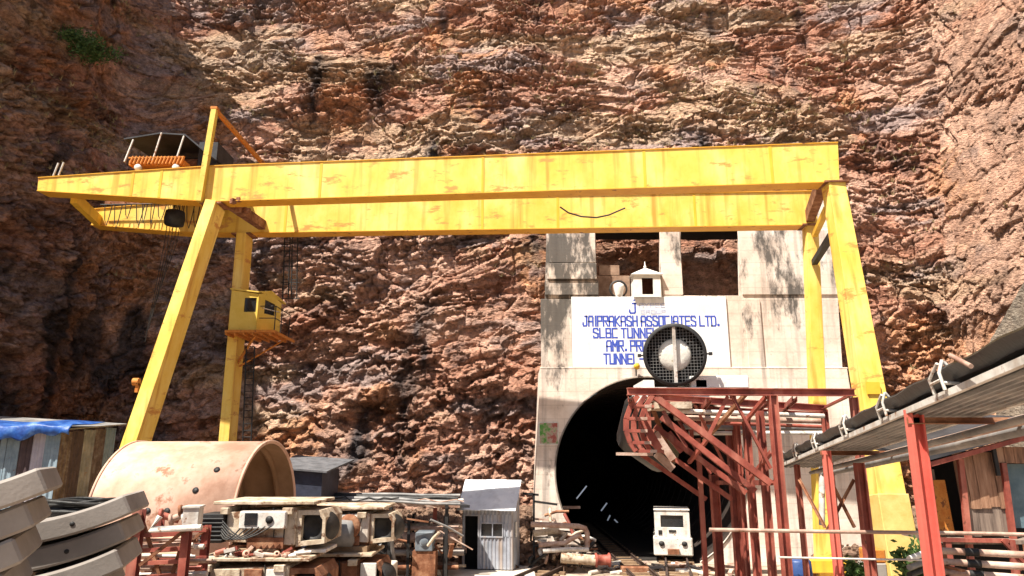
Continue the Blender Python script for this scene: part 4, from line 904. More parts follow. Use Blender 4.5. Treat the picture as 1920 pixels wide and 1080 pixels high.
# cable coil lying on the top segment
cc = at(158, 918, 9.1); cz0 = RS.z-.27
coil = MB(); rr = random.Random(21); pts = []
for k in range(560):
    t_ = k/560*2*PI*14; r = .44 + .10*math.sin(k*.071) - .05*(k % 97)/97; pts.append((cc.x + r*1.05*math.cos(t_), cc.y + r*.85*math.sin(t_), cz0 + .03 + .16*k/560 + .03*math.sin(t_*1.37+k*.03)))
coil.tube(pts, .021, 6); tag(coil.build('cable_coil', cable_m), 'loose black cable coil lying on top of the curved concrete segments', 'cable coil')

# ------------------------------------------------------------------ red pipe rack between the segments and the machines
rack = thing('red_rack', 'small dark red steel rack with crossed braces between the segments and the machines', 'rack', (-6.6, 12.5, 0))
def bm_(u0, v0, Y0, u1, v1, Y1, w_=.08, h_=None): m = MB(); m.beam(at(u0, v0, Y0), at(u1, v1, Y1), w_, h_ or w_, up=(0, 1, 0)); return m
for (u, v) in ((262, 955), (352, 985), (300, 975), (388, 985)):
    Y = 12.0 if u in (262, 352) else 13.6; p = at(u, v, Y); m = MB(); m.ibeam((p.x, p.y, .0), (p.x, p.y, p.z), .16 if u == 262 else .12, .14, .015, up=(0, 1, 0)); m.build('post', redp, rack)
for a_ in ((262, 960, 12.1, 305, 1095, 12.1), (262, 1060, 11.9, 352, 990, 11.9), (262, 965, 11.9, 205, 1095, 11.9), (300, 1062, 13.5, 388, 990, 13.5), (352, 985, 12.1, 318, 1095, 12.1)):
    bm_(*a_, w_=.05).build('brace', rustm, rack)
for v in (1000, 1028, 1052, 1078):
    bm_(262, v+4, 12.08, 352, v, 12.08, .06).build('shelf_rail', redp, rack); bm_(300, v-4, 13.5, 388, v-6, 13.5, .06).build('shelf_rail', redp, rack)
rr = random.Random(31); k = 0
for v in (1000, 1012, 1026, 1040, 1052, 1066, 1078):
    for q in range(3):
        Y = 12.25+q*.38+rr.uniform(0, .15); r = rr.uniform(.022, .05); a_ = at(266+rr.uniform(-14, 10), v+rr.uniform(-2, 2), Y); b_ = at(372+rr.uniform(-30, 35), v+rr.uniform(-7, 4), Y)
        m = MB(); m.tube([a_, b_], r, 8); mm_ = rr.choice([redp, rustm, pinkpipe, pinkpipe, redp, whitep, shellm])
        tag(m.build('stored_pipe', mm_), 'thin pipe lying among others in the small red rack', 'pipe', 'thin pipes stored in the red rack')
m = MB(); pa, pb, pc = at(289, 985, 11.8), at(283, 993, 11.8), at(378, 989, 11.8)
m.tube([at(300, 968, 11.85), pb, pc], .05, 10); tag(m.build('white_pipe', whitep), 'bent white pipe lying across the front of the red rack', 'pipe')
m = MB(); m.cbox(at(362, 968, 12.6), (.24, .4, .28), .2); m.cbox(at(362, 968, 12.6)+Vector((0, 0, .16)), (.28, .44, .03), .2); tag(m.build('white_box', whitep), 'little dusty white box standing beside the black motor', 'box')
for k, (u, v) in enumerate(((300, 965), (318, 975), (336, 958), (342, 972))):
    m = MB(); p = at(u, v, 13.0); m.tube([p, p+Vector((.3, .1, .12 if k % 2 else -.1))], .06, 10); m.lathe([(0, 0), (.1, 0), (.1, .05), (0, .05)], p, (1, .2, .2), 14)
    tag(m.build('pipe_stub', [redp, pinkpipe, rustm, whitep][k]), ['red flanged pipe stub resting on top of the red rack', 'pale pink flanged pipe stub resting on the red rack', 'rusty flanged pipe stub highest on the red rack', 'white flanged pipe stub near the white box'][k], 'pipe')

# ------------------------------------------------------------------ stacked machine carriages
def machine(name, label, cx_, Y0, z0, L_, D_, H_, mm_, variant=0):
    th = thing(name, label, 'machine', (cx_, Y0, z0), 'machine carriages stacked in the yard')
    x0, x1 = cx_-L_/2, cx_+L_/2; r9 = random.Random(variant+3)
    m = MB(); ct = L_*.24   # body with a chamfered nose on the right
    m.plate([(x0+.45, z0+.12), (x1-ct*.9, z0+.05), (x1-ct*.9, z0+H_-.14), (x0+.45, z0+H_-.2)], [], lambda x, z, d: (x, Y0+d, z), 0, D_); m.build('body', mm_, th, bevel=.02)
    m = MB(); m.box((x0+.18, Y0-.05, z0+H_-.06), (x1-.15, Y0+D_+.1, z0+H_)); m.box((x0+.35, Y0-.1, z0+H_-.24), (x0+.5, Y0+D_, z0+H_-.115)); m.box((x1-ct-.2, Y0-.1, z0+H_-.24), (x1-ct, Y0+D_, z0+H_-.115)); m.build('top_frame', creamp, th, bevel=.01)
    # open drum housing at the right end
    m = MB(); hx = x1-ct*.9; pr = [(0, 0), (ct*1.0, .06), (ct*1.0, H_*.62), (ct*.82, H_*.78), (0, H_*.78)]
    ring = [(hx+a_+.003, z0+.02+b_) for a_, b_ in pr]; hole = [(hx+.09, z0+.12), (hx+ct*.9, z0+.15), (hx+ct*.9, z0+H_*.6), (hx+ct*.78, z0+H_*.7), (hx+.09, z0+H_*.7)]
    m.plate(ring, [hole], lambda x, z, d: (x, Y0+.06+d, z), 0, D_-.1); m.build('drum_housing', creamp if variant % 2 == 0 else rustm, th)
    m = MB(); m.lathe([(0, 0), (.16, 0), (.17, -.03), (.27, -.05), (.30, 0), (.30, .5), (0, .5)], (hx+.3, Y0+.22, z0+H_*.40), (.25, 1, 0), 28); m.build('drum', blacks, th)
    # control box and black motor with cables on the left
    if variant == 2:
        m = MB(); m.lathe([(0, 0), (.3, 0), (.3, .75), (.2, .8), (0, .8)], (x0+.7, Y0-.05, z0+H_*.32), (1, 0, 0), 24); m.build('cylinder', greysheet, th)
        m = MB(); m.lathe([(.1, -.05), (.24, -.05), (.26, 0), (.1, .05)], (x1-ct-.35, Y0-.1, z0+H_*.5), (.2, 1, .1), 20); m.build('flange', rustm, th)
    if variant in (1, 3):
        for q in range(3): m = MB(); m.box((x0+.7+q*.42, Y0-.03-.02*q, z0+H_*.3), (x0+1.04+q*.42, Y0-.002, z0+H_*.8)); m.build('panel', [creamp, rustm, whitep][q], th, bevel=.01)
    m = MB(); m.box((x0+.75, Y0-.16, z0+H_*.42), (x0+1.65, Y0-.003, z0+H_*.80)); cbx = m.build('control_box', whitep, th, bevel=.02) if variant == 0 else th
    m = MB(); m.box((x0+.86, Y0-.175, z0+H_*.50), (x0+1.1, Y0-.163, z0+H_*.76)); variant == 0 and m.build('window', glassd, cbx)
    m = MB(); m.lathe([(0, 0), (.07, 0), (.075, .02), (0, .02)], (x0+1.34, Y0-.164, z0+H_*.62), (0, -1, 0), 16); variant == 0 and m.build('gauge', blacks, cbx)
    m = MB(); m.box((x0, Y0-.1, z0+H_*.12), (x0+.42, Y0+.5, z0+H_*.74)); 
    for q in range(6): m.box((x0-.02, Y0-.125, z0+H_*(.16+q*.09)), (x0+.44, Y0-.103, z0+H_*(.20+q*.09)))
    m.build('motor', blacks, th, bevel=.02)
    for q in range(6):
        a_ = Vector((x0+.4, Y0-.1, z0+H_*(.3+.06*q))); b_ = Vector((x0+.8+.12*q, Y0-.2, z0+H_*(.44+.01*q))); c_ = (a_+b_)/2 + Vector((0, -.1, -.14-.03*q)); m = MB(); m.tube([a_, a_.lerp(c_, .5)+Vector((0, -.03, -.03)), c_, c_.lerp(b_, .5)+Vector((0, 0, -.03)), b_], .014, 6); m.build('cable', cable_m, th)
    m = MB(); m.tube([(hx-.45, Y0-.02, z0+H_-.12), (hx-.40, Y0-.04, z0+H_*.5), (hx-.42, Y0-.03, z0-.1)], .012, 5); m.build('cable', cable_m, th); m = MB(); m.tube([(hx-.12, Y0-.02, z0+H_-.12), (hx-.2, Y0-.04, z0+H_*.5), (hx-.22, Y0-.03, z0-.1)], .012, 5); m.build('cable', cable_m, th)
    m = MB(); m.box((x0+.5, Y0+.1, z0-.06), (x1-ct, Y0+D_-.1, z0+.046)); m.box((x0+.9, Y0-.05, z0+.0), (x0+1.6, Y0-.003, z0+.2)); m.build('skid', rustm, th)
    for q in range(0): m = MB(); m.lathe([(0, 0), (.045, 0), (.045, .03), (0, .03)], (x0+1.75+q*.12, Y0-.003, z0+H_*.6-(q % 2)*.2), (0, -1, 0), 10); m.build('bolt', rustm, th)
    return th
ma, mb_ = at(385, 940, 14.5), at(600, 1030, 14.5)
machine('machine_carriage', 'cream machine carriage with black motor and control box, top left of the four', (ma.x+mb_.x)/2, 14.5, mb_.z+.02, mb_.x-ma.x, 1.5, ma.z-mb_.z-.02, creamp, 0)
ma, mb_ = at(350, 1046, 14.2), at(590, 1150, 14.2)
machine('machine_carriage', 'grimy machine carriage at the bottom left, under the cream one', (ma.x+mb_.x)/2, 14.2, mb_.z, mb_.x-ma.x, 1.5, ma.z-mb_.z, creamp, 1)
ma, mb_ = at(560, 950, 16.6), at(715, 1022, 16.6)
machine('machine_carriage', 'white machine carriage at the top right of the four, with round drum', (ma.x+mb_.x)/2, 16.6, mb_.z+.0, mb_.x-ma.x+.4, 1.4, ma.z-mb_.z, whitep, 2)
ma, mb_ = at(545, 1038, 16.3), at(708, 1125, 16.3)
machine('machine_carriage', 'rusty brown machine carriage at the bottom right of the four', (ma.x+mb_.x)/2, 16.3, mb_.z, mb_.x-ma.x, 1.4, ma.z-mb_.z, rustm, 3)
# timber and plates packed between the machine levels
for i, (u0, v0, u1, v1, Y, d, mm_, nm, lab, cat) in enumerate([
    (440, 1041, 520, 1028, 14.5, 1.2, timber, 'timber_packer', 'thick timber packer between the two left machine carriages', 'timber'),
    (560, 1036, 612, 1029, 14.7, .9, whitep, 'steel_plate', 'bright loose plate between the left and right machine stacks', 'plate'),
    (590, 1040, 690, 1023, 16.6, 1.1, timber, 'timber_packer', 'timber packer between the two right machine carriages', 'timber')]):
    a_ = at(u0, v0, Y); b_ = at(u1, v1, Y); m = MB(); m.box((a_.x, Y-.05, a_.z), (b_.x, Y+d, b_.z-.004)); tag(m.build(nm, mm_, bevel=.01), lab, cat)
jr = random.Random(77)
for i in range(26):
    Y = jr.uniform(14.2, 14.42); p = at(jr.uniform(398, 560), jr.uniform(1033, 1044), Y); r = jr.uniform(.03, .07)
    m = MB(); 
    if i % 3 == 0: m.tube([p, p+Vector((jr.uniform(.15, .5), 0, jr.uniform(-.06, .06)))], r*.6, 8)
    elif i % 3 == 1: m.lathe([(r*.5, -.03), (r, -.03), (r, .03), (r*.5, .03), (r*.5, -.03)], p, (jr.uniform(-1, 1), 1, jr.uniform(-1, 1)), 12)
    else: m.beam(p, p+Vector((jr.uniform(.1, .3), 0, jr.uniform(-.05, .1))), r, r)
    tag(m.build('scrap_part', jr.choice([shellm, pinkpipe, rustm, whitep, redp])), 'small scrap fitting lying on the lower left machine carriage', 'scrap part', 'scrap fittings on the lower left machine')
# post standing at the right of the machine stack (lower machines rest on blocks)
for i, (u, Y) in enumerate(((400, 14.8), (540, 14.8), (580, 16.9), (690, 16.9))):
    p = at(u, 1100, Y); zt_ = at(400, 1150, 14.2).z if i < 2 else at(545, 1125, 16.3).z; m = MB(); m.box((p.x-.3, Y-.2, 0), (p.x+.3, Y+.7, zt_-.07)); tag(m.build('support_block', conc, bevel=.02), 'concrete block carrying the stacked machine carriages', 'block', 'support blocks under the machine carriages')

# ------------------------------------------------------------------ red steel frame in front of the tunnel
fr = thing('red_steel_frame', 'tall rusty red steel frame with diagonal beams standing in front of the tunnel mouth', 'steel frame', (6, 15, 0))
fr_n = [0]
def ib(u0, v0, Y0, u1, v1, Y1, w_=.18, h_=.18, mm_=redp, name='beam', t_=.018, up=(0, 1, 0)):
    m = MB(); m.ibeam(at(u0, v0, Y0), at(u1, v1, Y1), w_, h_, t_, up=up); return m.build(name, mm_, fr)
def col(u, v, Y, w_=.24, name='column', mm_=redp, zb=0):
    p = at(u, v, Y); m = MB(); m.ibeam((p.x, p.y, zb), (p.x, p.y, p.z), w_, w_*.9, .02, up=(1, 0, 0)); return m.build(name, mm_, fr)
Yf = 14.0
ib(1176, 734, Yf, 1602, 736, Yf, .16, .14, name='top_beam', up=(0, 0, 1))
ib(1215, 744, Yf+1.9, 1548, 766, Yf+1.9, .14, .15, name='top_beam', up=(0, 0, 1))
ib(1180, 760, Yf+3.6, 1545, 778, Yf+3.6, .14, .13, name='top_beam', up=(0, 0, 1))
col(1448, 742, Yf, .175); col(1424, 770, Yf+.9, .15); col(1398, 780, Yf+2.2, .16); col(1366, 790, Yf+3.8, .17); col(1338, 890, Yf+4.8, .22); col(1600, 745, Yf+.1, .14); col(1545, 768, Yf+1.9, .13); col(1382, 786, Yf+2.8, .10); 
ib(1228, 744, Yf, 1444, 906, Yf, .12, .13, name='diagonal_beam')
ib(1240, 782, Yf+1.0, 1416, 921, Yf+.9, .11, .12, name='diagonal_beam'); ib(1228, 800, Yf+1.9, 1398, 924, Yf+1.9, .11, .11, name='diagonal_beam')
ib(1210, 822, Yf+2.8, 1372, 936, Yf+2.8, .10, .11, name='diagonal_beam'); ib(1196, 848, Yf+3.8, 1324, 936, Yf+3.8, .10, .11, name='diagonal_beam')
ib(1215, 745, Yf+1.9, 1262, 865, Yf+2.5, .09, .09, name='brace', mm_=rustm)
for (a_, b_, c_, d_, y0, y1) in ((1368, 744, 1330, 822, 0, 0), (1370, 744, 1442, 880, .05, .05), (1436, 744, 1396, 792, .1, .9), (1396, 742, 1318, 830, .1, 1.9), (1330, 820, 1290, 870, 1, 1.9), (1545, 768, 1600, 742, 1.9, .1), (1300, 760, 1360, 880, 1.9, 2.8), (1270, 790, 1330, 890, 2.8, 2.8), (1444, 850, 1404, 900, .1, 1.9), (1240, 772, 1285, 840, 1, 1)):
    m = MB(); m.angle(at(a_, b_, Yf+y0), at(c_, d_, Yf+y1), .07, .012); m.build('brace', redp if a_ != 1396 else rustm, fr)
for (u, v, y0, u2, v2, y1) in ((1182, 748, .1, 1185, 762, 3.5), (1240, 748, .1, 1236, 764, 3.5), (1330, 750, .1, 1315, 770, 3.5), (1440, 752, .1, 1412, 775, 3.5), (1490, 748, .1, 1462, 775, 3.6), (1447, 905, .1, 1345, 905, 4.7)):
    ib(u, v, Yf+y0, u2, v2, Yf+y1, .10, .10, name='cross_beam')
p = at(1157, 851, 17.6); q = at(1222, 852, 17.6); m = MB(); m.beam(p, q, .35, .07); m.build('end_plate', pinkpipe, fr)
# hooked ribs hanging at the left end (curved red ring pieces with lug plates)
for k, (Y, ru) in enumerate(((14.3, 0), (14.9, 1), (15.5, 2))):
    pts = [at(u+k*14, v, Y) for u, v in [(1196, 742), (1182, 762), (1174, 785), (1174, 808), (1181, 830), (1192, 846)]]; m = MB()
    for a_, b_ in zip(pts[:-1], pts[1:]): m.beam(a_, b_, .10, .09)
    m.build('curved_rib', redp, fr)
    for q_ in pts[1:]: m = MB(); m.cbox(q_+Vector((.16, .05, 0)), (.22, .26, .06)); m.build('lug', pinkpipe if k == 1 else redp, fr)
for k, (u0, v0, u1, v1, Y) in enumerate([(1205, 790, 1236, 842, 15.2), (1228, 812, 1262, 862, 15.6), (1252, 812, 1280, 846, 15.9), (1230, 850, 1262, 880, 15.9)]):
    m = MB(); m.beam(at(u0, v0, Y), at(u1, v1, Y), .16, .05, up=(0, 1, 0)); m.build('plate', pinkpipe if k % 2 else redp, fr)
m = MB(); p = at(1228, 752, 15.3); m.box((p.x, 15.2, p.z-.16), (at(1295, 752, 15.3).x, 16.2, p.z-.02)); m.build('yellowed_plate', creamp, fr)
# vent duct bent under the frame: dark curved skin
m = MB(); pts = [at(1205, 770, 17.4), at(1178, 800, 17.5), at(1172, 830, 17.6)]; m.tube([at(1240, 752, 17.2), at(1205, 772, 17.5), at(1196, 815, 18.0), at(1240, 850, 19)], [.35, .5, .55, .5], 18); tag(m.build('flexible_duct', rubber), 'dark flexible air duct sagging behind the red frame at the tunnel mouth', 'duct')
# pipes running under the frame roof
for k, (v0, v1, Y, r, mm_) in enumerate([(770, 780, 15.4, .05, whitep), (783, 790, 16.2, .06, pinkpipe), (800, 803, 17, .06, greysheet), (812, 812, 17.6, .05, whitep), (792, 800, 16.6, .04, redp)]):
    m = MB(); m.tube([at(1250+k*14, v0, Y), at(1545, v1, Y)], r, 8); tag(m.build('service_pipe', mm_), ['white upper pipe running below the top of the red frame', 'pink pipe running below the top of the red frame', 'grey pipe running behind the red frame columns', 'lowest white pipe running behind the red frame columns', 'thin red pipe running between the pipes of the red frame'][k], 'pipe')
m = MB(); m.tube([at(1505, 796, 18), at(1536, 797, 18), at(1541, 806, 18), at(1541, 985, 18)], .07, 10); tag(m.build('drain_pipe', whitep), 'white pipe bending down beside the far right crane leg', 'pipe')

# ------------------------------------------------------------------ fan
fc = at(1265, 665, 16.2); FR = (at(1323, 665, 16.2).x - fc.x)*.94
fan = thing('ventilation_fan', 'big round tunnel fan with black mesh guard and white hub above the red frame', 'fan', (fc.x, fc.y, fc.z-FR))
ax = Vector((-.20, -1, -.10)).normalized()
m = MB(); m.lathe([(FR+.03, .0), (FR+.045, .05), (FR+.03, .09), (FR-.0, .0), (FR-.02, -1.6), (FR+.03, -1.6), (FR+.03, 0)], fc, ax, 56); m.build('casing', whitep, fan)
m = MB(); m.lathe([(0, -.5), (FR-.025, -.5), (FR-.01, .0), (FR-.005, .088)], fc, ax, 48); m.build('dark_throat_liner', darkin, fan)  # black liner and back disc added to hide the sunlit inside of the casing
m = MB(); m.lathe([(FR-.03, .094), (FR+.04, .094), (FR+.05, .05), (FR+.05, -.1)], fc, ax, 56); m.build('rim', blacks, fan)
hr = FR*.57
m = MB(); m.lathe([(0, -.03), (hr*.5, -.035), (hr*.92, -.055), (hr, -.10), (hr, -.7), (0, -.7)], fc, ax, 40); m.build('hub', hubwhite, fan)
a1_ = ax.cross(Vector((0, 0, 1))).normalized(); a2_ = a1_.cross(ax).normalized()
m = MB(); ng = 9
for k in range(-ng, ng+1):
    o_ = FR*k/(ng+.5); h_ = math.sqrt(max(0, FR*FR-o_*o_))-.01
    inner = math.sqrt(hr*hr-o_*o_) if abs(o_) < hr else 0
    for A_, B_ in ((a1_, a2_), (a2_, a1_)):
        for s_ in ((-1, 1) if inner else (0,)):
            p = fc+ax*.0+A_*o_+B_*(inner*s_ if inner else -h_); q = fc+A_*o_+B_*(h_*s_ if inner else h_); m.beam(p, q, .009, .009)
m.build('mesh_guard', mat('guard_wire', [(.10, .10, .10), (.2, .19, .18)], 5, .5), fan)
m = MB()
for k in range(9):
    t_ = 2*PI*k/9; d = a1_*math.cos(t_)+a2_*math.sin(t_); e = ax.cross(d)
    b0 = fc-ax*.4+d*hr; b1_ = fc-ax*.4+d*(FR-.06); m.add([b0-e*.1-ax*.08, b0+e*.1+ax*.08, b1_+e*.16+ax*.12, b1_-e*.16-ax*.12, b0-e*.1-ax*.1, b0+e*.1+ax*.06, b1_+e*.16+ax*.10, b1_-e*.16-ax*.14], [(0, 1, 2, 3), (7, 6, 5, 4), (0, 4, 5, 1), (3, 2, 6, 7), (0, 3, 7, 4), (1, 5, 6, 2)])
m.build('blades', blacks, fan)
m = MB(); m.beam(fc+ax*.05-a2_*(FR+.02), fc+ax*.05+a2_*(FR+.02), .07, .05, up=(0, 1, 0)); m.build('crossbar', whitep, fan)
for s_ in (-1, 1): m = MB(); m.tube([fc+a1_*s_*FR*.88, fc+a1_*s_*(FR+.13)], .02, 6); m.cbox(fc+a1_*s_*(FR+.13), (.07, .07, .07)); m.build('lug', blacks, fan)
m = MB(); m.box((fc.x-.75, fc.y+.05, fc.z-FR-.35), (fc.x+.75, fc.y+1.6, fc.z-FR-.07)); m.box((fc.x-.72, fc.y+.1, fc.z-FR-.066), (fc.x-.48, fc.y+1.5, fc.z-FR+.10)); m.box((fc.x+.48, fc.y+.1, fc.z-FR-.066), (fc.x+.72, fc.y+1.5, fc.z-FR+.10)); m.build('saddle', whitelime, fan)
m = MB(); m.lathe([(FR*.98, -1.6), (FR*.98, -4.6), (FR*.8, -5.0)], fc, ax, 40); m.build('silencer', whitelime, fan)
m = MB()
for s_ in (-.62, .62):
    for y in (.25, 1.4): zt_ = fc.z-FR-.354; m.ibeam((fc.x+s_, fc.y+y, at(1300, 766, Yf+1.9).z-.6), (fc.x+s_, fc.y+y, zt_), .1, .1, .012, up=(0, 1, 0))
m.build_each('support', redp, fan)
m = MB(); a_ = at(1205, 727, 16.25); b_ = at(1405, 704, 16.25); m.box((b_.x-1.35, fc.y+.1, b_.z-.28), (b_.x, fc.y+1.4, b_.z)); tag(m.build('white_casing', whitelime, bevel=.02), 'plain white steel casing beside the foot of the fan', 'casing')
for s_ in (1,): m = MB(); m.ibeam((b_.x-.68+s_*.5, fc.y+.8, 0), (b_.x-.68+s_*.5, fc.y+.8, b_.z-.285), .12, .12, .014, up=(0, 1, 0)); m.build('column', redp, fr)
for s_ in (1,): m = MB(); m.ibeam((fc.x+s_*.62, fc.y+.8, 0), (fc.x+s_*.62, fc.y+.8, at(1300, 766, Yf+1.9).z-.62), .1, .1, .014, up=(0, 1, 0)); m.build('column', redp, fr)

# ------------------------------------------------------------------ belt conveyor
cv = thing('belt_conveyor', 'long black belt conveyor on red posts running from the right edge towards the tunnel', 'conveyor', (5, 9, 0))
LX = lambda Y: 4.1 + (Y-7.5)*.222
LZ = lambda Y: 4.955 - (Y-7.5)*.07
Yn, Yfar = -2.5, 16.9
def cp(Y, dx, dz): return (LX(Y)+dx, Y, LZ(Y)+dz)
m = MB(); m.chan(cp(Yn, 0, .01), cp(Yfar, 0, .01), .05, .06, .01); m.build('stringer', whitep, cv)
m = MB(); m.chan(cp(Yn, .75, 0), cp(Yfar, .75, 0), .05, .10, .012); m.build('stringer', whitep, cv)
m = MB(); n_ = 40; vs = []
for k in range(n_+1):
    d = .06+.66*k/n_; z = -.03 + (.03 if (k % 6) in (1, 2, 3) else 0)
    vs += [cp(Yn, d, z), cp(Yfar, d, z), cp(Yn, d, z-.012), cp(Yfar, d, z-.012)]
fs = []
for k in range(n_): b = 4*k; fs += [(b, b+1, b+5, b+4), (b+2, b+6, b+7, b+3)]
fs += [(0, 2, 3, 1), (4*n_, 4*n_+1, 4*n_+3, 4*n_+2)]
m.add(vs, fs); m.build('deck_sheet', greysheet, cv)
# troughed belt with sag
m = MB(); vs = []; prof = [(-.03, .225), (.07, .135), (.2, .085), (.55, .085), (.68, .135), (.78, .225)]; ny = 90
for i in range(ny+1):
    Y = Yn + (Yfar-Yn)*i/ny
    for x, z in prof: vs.append(cp(Y, x, z-.02*math.sin((Y-.1)*PI)**2))
    for x, z in prof[::-1]: vs.append(cp(Y, x+(.012 if x > .4 else -.012), z-.02*math.sin((Y-.1)*PI)**2-.02))
P_ = 2*len(prof); fs = [(i*P_+k, i*P_+(k+1) % P_, (i+1)*P_+(k+1) % P_, (i+1)*P_+k) for i in range(ny) for k in range(P_)]
m.add(vs, fs, False); m.build('belt', rubber, cv)
m = MB(); vs = []
m.beam(cp(Yn, .375, .04), cp(Yfar, .375, .04), .55, .015); m.build('return_belt', rubber, cv)
for i, Y in enumerate((.4, 2.4, 4.35, 6.25, 8.05, 10.0, 12.2, 14.3, 16.2)):
    m = MB()
    m.tube([cp(Y, -.03, .03), cp(Y, -.06, .18), cp(Y, -.02, .29)], .016, 6); m.tube([cp(Y+.26, -.03, .03), cp(Y+.26, -.06, .16), cp(Y+.1, -.03, .28)], .016, 6)
    m.tube([cp(Y, -.05, .12), cp(Y+.26, -.05, .12)], .013, 6); m.tube([cp(Y, -.02, .29), cp(Y, .1, .13)], .016, 6); m.tube([cp(Y, -.04, .09), cp(Y, .78, .07)], .016, 8)
    m.tube([cp(Y, .78, .03), cp(Y, .8, .27)], .016, 6); io = m.build('idler_bracket', whitep, cv)
    m = MB(); m.tube([cp(Y+.05, .06, .15), cp(Y+.05, .2, .085)], .02, 8); m.tube([cp(Y+.05, .22, .083), cp(Y+.05, .53, .083)], .02, 8); m.tube([cp(Y+.05, .55, .085), cp(Y+.05, .7, .15)], .02, 8); m.build('roller', rustm, io)
m = MB(); m.tube([cp(5.95, -.06, .27), cp(5.55, -.07, .10)], .02, 8); m.build('loose_roller', pinkpipe, cv)
def post(u, v, Y, wd, mm_, dx2=None, top=None):
    p = at(u, v, Y); m = MB(); m.ibeam((p.x, p.y, 0), (p.x, p.y, p.z), wd, wd, .02, up=(1, 0, 0)); m.build('post', mm_, cv); return p
p1_ = post(1712, 768, 7.45, .135, redbright); p2_ = post(1549, 845, 11.7, .11, redbright); p3_ = post(1610, 868, 11.9, .13, redp); p4_ = post(1493, 862, 15.8, .10, redp)
m = MB(); m.angle((p1_.x-.08, 7.45, LZ(7.45)-.13), (p1_.x+2.4, 7.45, LZ(7.45)-.13), .07, .01); m.build('cross_bar', rustm, cv)
m = MB(); m.ibeam((p1_.x+2.35, 7.45, 0), (p1_.x+2.35, 7.45, LZ(7.45)-.06), .2, .2, .02, up=(1, 0, 0)); m.build('post', redbright, cv)
m = MB(); m.angle((p2_.x-.08, 11.75, LZ(11.75)-.13), (p3_.x+.7, 11.75, LZ(11.75)-.13), .07, .01); m.build('cross_bar', rustm, cv)
for a_, b_, y0, y1 in (((1549, 1000), (1602, 900), 11.8, 11.9), ((1500, 900), (1549, 990), 13, 11.8), ((1602, 990), (1556, 900), 11.9, 11.8)):
    m = MB(); m.angle(at(*a_, y0), at(*b_, y1), .04, .008); m.build('brace', rustm, cv)
for k, (x, z) in enumerate(((.9, -.05), (1.05, -.02), (1.2, -.08))):
    m = MB(); m.tube([cp(Yn, x, z-.1), cp(9, x, z-.1), cp(Yfar, x-.2, z-.1)], .04+.012*k, 8); tag(m.build('service_pipe', greysheet if k != 1 else pinkpipe), ['grey pipe hung alongside the conveyor deck', 'dusty pink pipe hung alongside the conveyor deck', 'thickest grey pipe hung alongside the conveyor deck'][k], 'pipe')
# hand rail pipes across the posts
m = MB(); m.tube([at(1330, 993, 11.5), at(1560, 997, 11.4), at(1760, 999, 11.3), at(1960, 1003, 11.2)], .028, 8); tag(m.build('guard_rail', pinkpipe), 'thin pink pipe rail running across behind the red conveyor posts', 'rail')
m = MB(); m.tube([at(1460, 1045, 11.5), at(1600, 1048, 11.5), at(1730, 1050, 11.5)], .016, 6); tag(m.build('guard_rail', whitep), 'thin pale wire rail low between the conveyor posts', 'rail')

# ------------------------------------------------------------------ wooden shed on the right
rs = thing('board_shed', 'ramshackle shed of orange brown boards with black roof at the right edge', 'shed', (12, 16.5, 0))
YS = 16.0
def bp_(u0, v0, u1, v1, Y, d, mm_, name, par=rs, tl=0):
    a_ = at(u0, v1, Y); b_ = at(u1, v0, Y); m = MB(); n_ = max(1, int(abs(b_.x-a_.x)/.19)); r_ = random.Random(int(u0*7+v0))
    for k in range(n_):
        x0_ = a_.x+(b_.x-a_.x)*k/n_; x1_ = a_.x+(b_.x-a_.x)*(k+1)/n_-.008; o_ = r_.uniform(0, .025); dz = r_.uniform(-.03, .03)
        m.add([(x0_, Y+o_, a_.z+dz), (x1_, Y+o_, a_.z+dz), (x1_, Y+d+o_, a_.z+dz), (x0_, Y+d+o_, a_.z+dz), (x0_-tl, Y+o_, b_.z), (x1_-tl, Y+o_, b_.z), (x1_-tl, Y+d+o_, b_.z), (x0_-tl, Y+d+o_, b_.z)], [(0,3,2,1),(4,5,6,7),(0,1,5,4),(1,2,6,5),(2,3,7,6),(3,0,4,7)])
    return m.build(name, mm_, par)
bp_(1806, 848, 1880, 952, YS, .04, wood, 'board_wall', tl=.05); bp_(1822, 950, 1896, 1005, YS+.03, .04, woodg, 'board_wall', tl=.02)
bp_(1760, 900, 1778, 1000, YS+.2, .05, orange_rail, 'board_wall', tl=.06); bp_(1745, 880, 1757, 1000, YS+.3, .05, woodg, 'board_wall', tl=.06)
bp_(1868, 838, 1990, 868, YS-.05, .05, wood, 'fascia_board')
m = MB(); a_ = at(1888, 990, YS+.25); b_ = at(1960, 870, YS+.25); m.box((a_.x, YS+.25, a_.z), (b_.x, YS+.29, b_.z)); dr = m.build('door', mat('blue_grey_door', [(.07, .12, .15), (.13, .19, .22)], 3, .6), rs)
m = MB(); m.box((a_.x+.12, YS+.20, a_.z+.5), (a_.x+.16, YS+.247, a_.z+.65)); m.build('handle', blacks, dr)
for (u0, v0, u1, v1) in ((1880, 868, 1908, 1010), (1740, 880, 1762, 1010), (1800, 860, 1822, 1010)):
    m = MB(); m.beam(at(u0, v0, YS-.02), at(u1, v1+60, YS-.02), .11, .1, up=(0, 1, 0)); m.build('post', redp if u0 != 1740 else blacks, rs)
m = MB(); m.beam(at(1862, 838, YS-.1), at(1872, 892, YS-.1), .08, .06, up=(0, 1, 0)); m.build('prop', blacks, rs)
m = MB(); a_ = at(1780, 1005, YS+1.5); m.box((a_.x-.3, YS+1.5, 0), (a_.x+4.2, YS+1.6, at(1780, 845, YS+1.5).z)); m.build('back_wall', darkin, rs)
m = MB(); rA, rB = at(1738, 856, YS-.4), at(1990, 788, YS-.4)
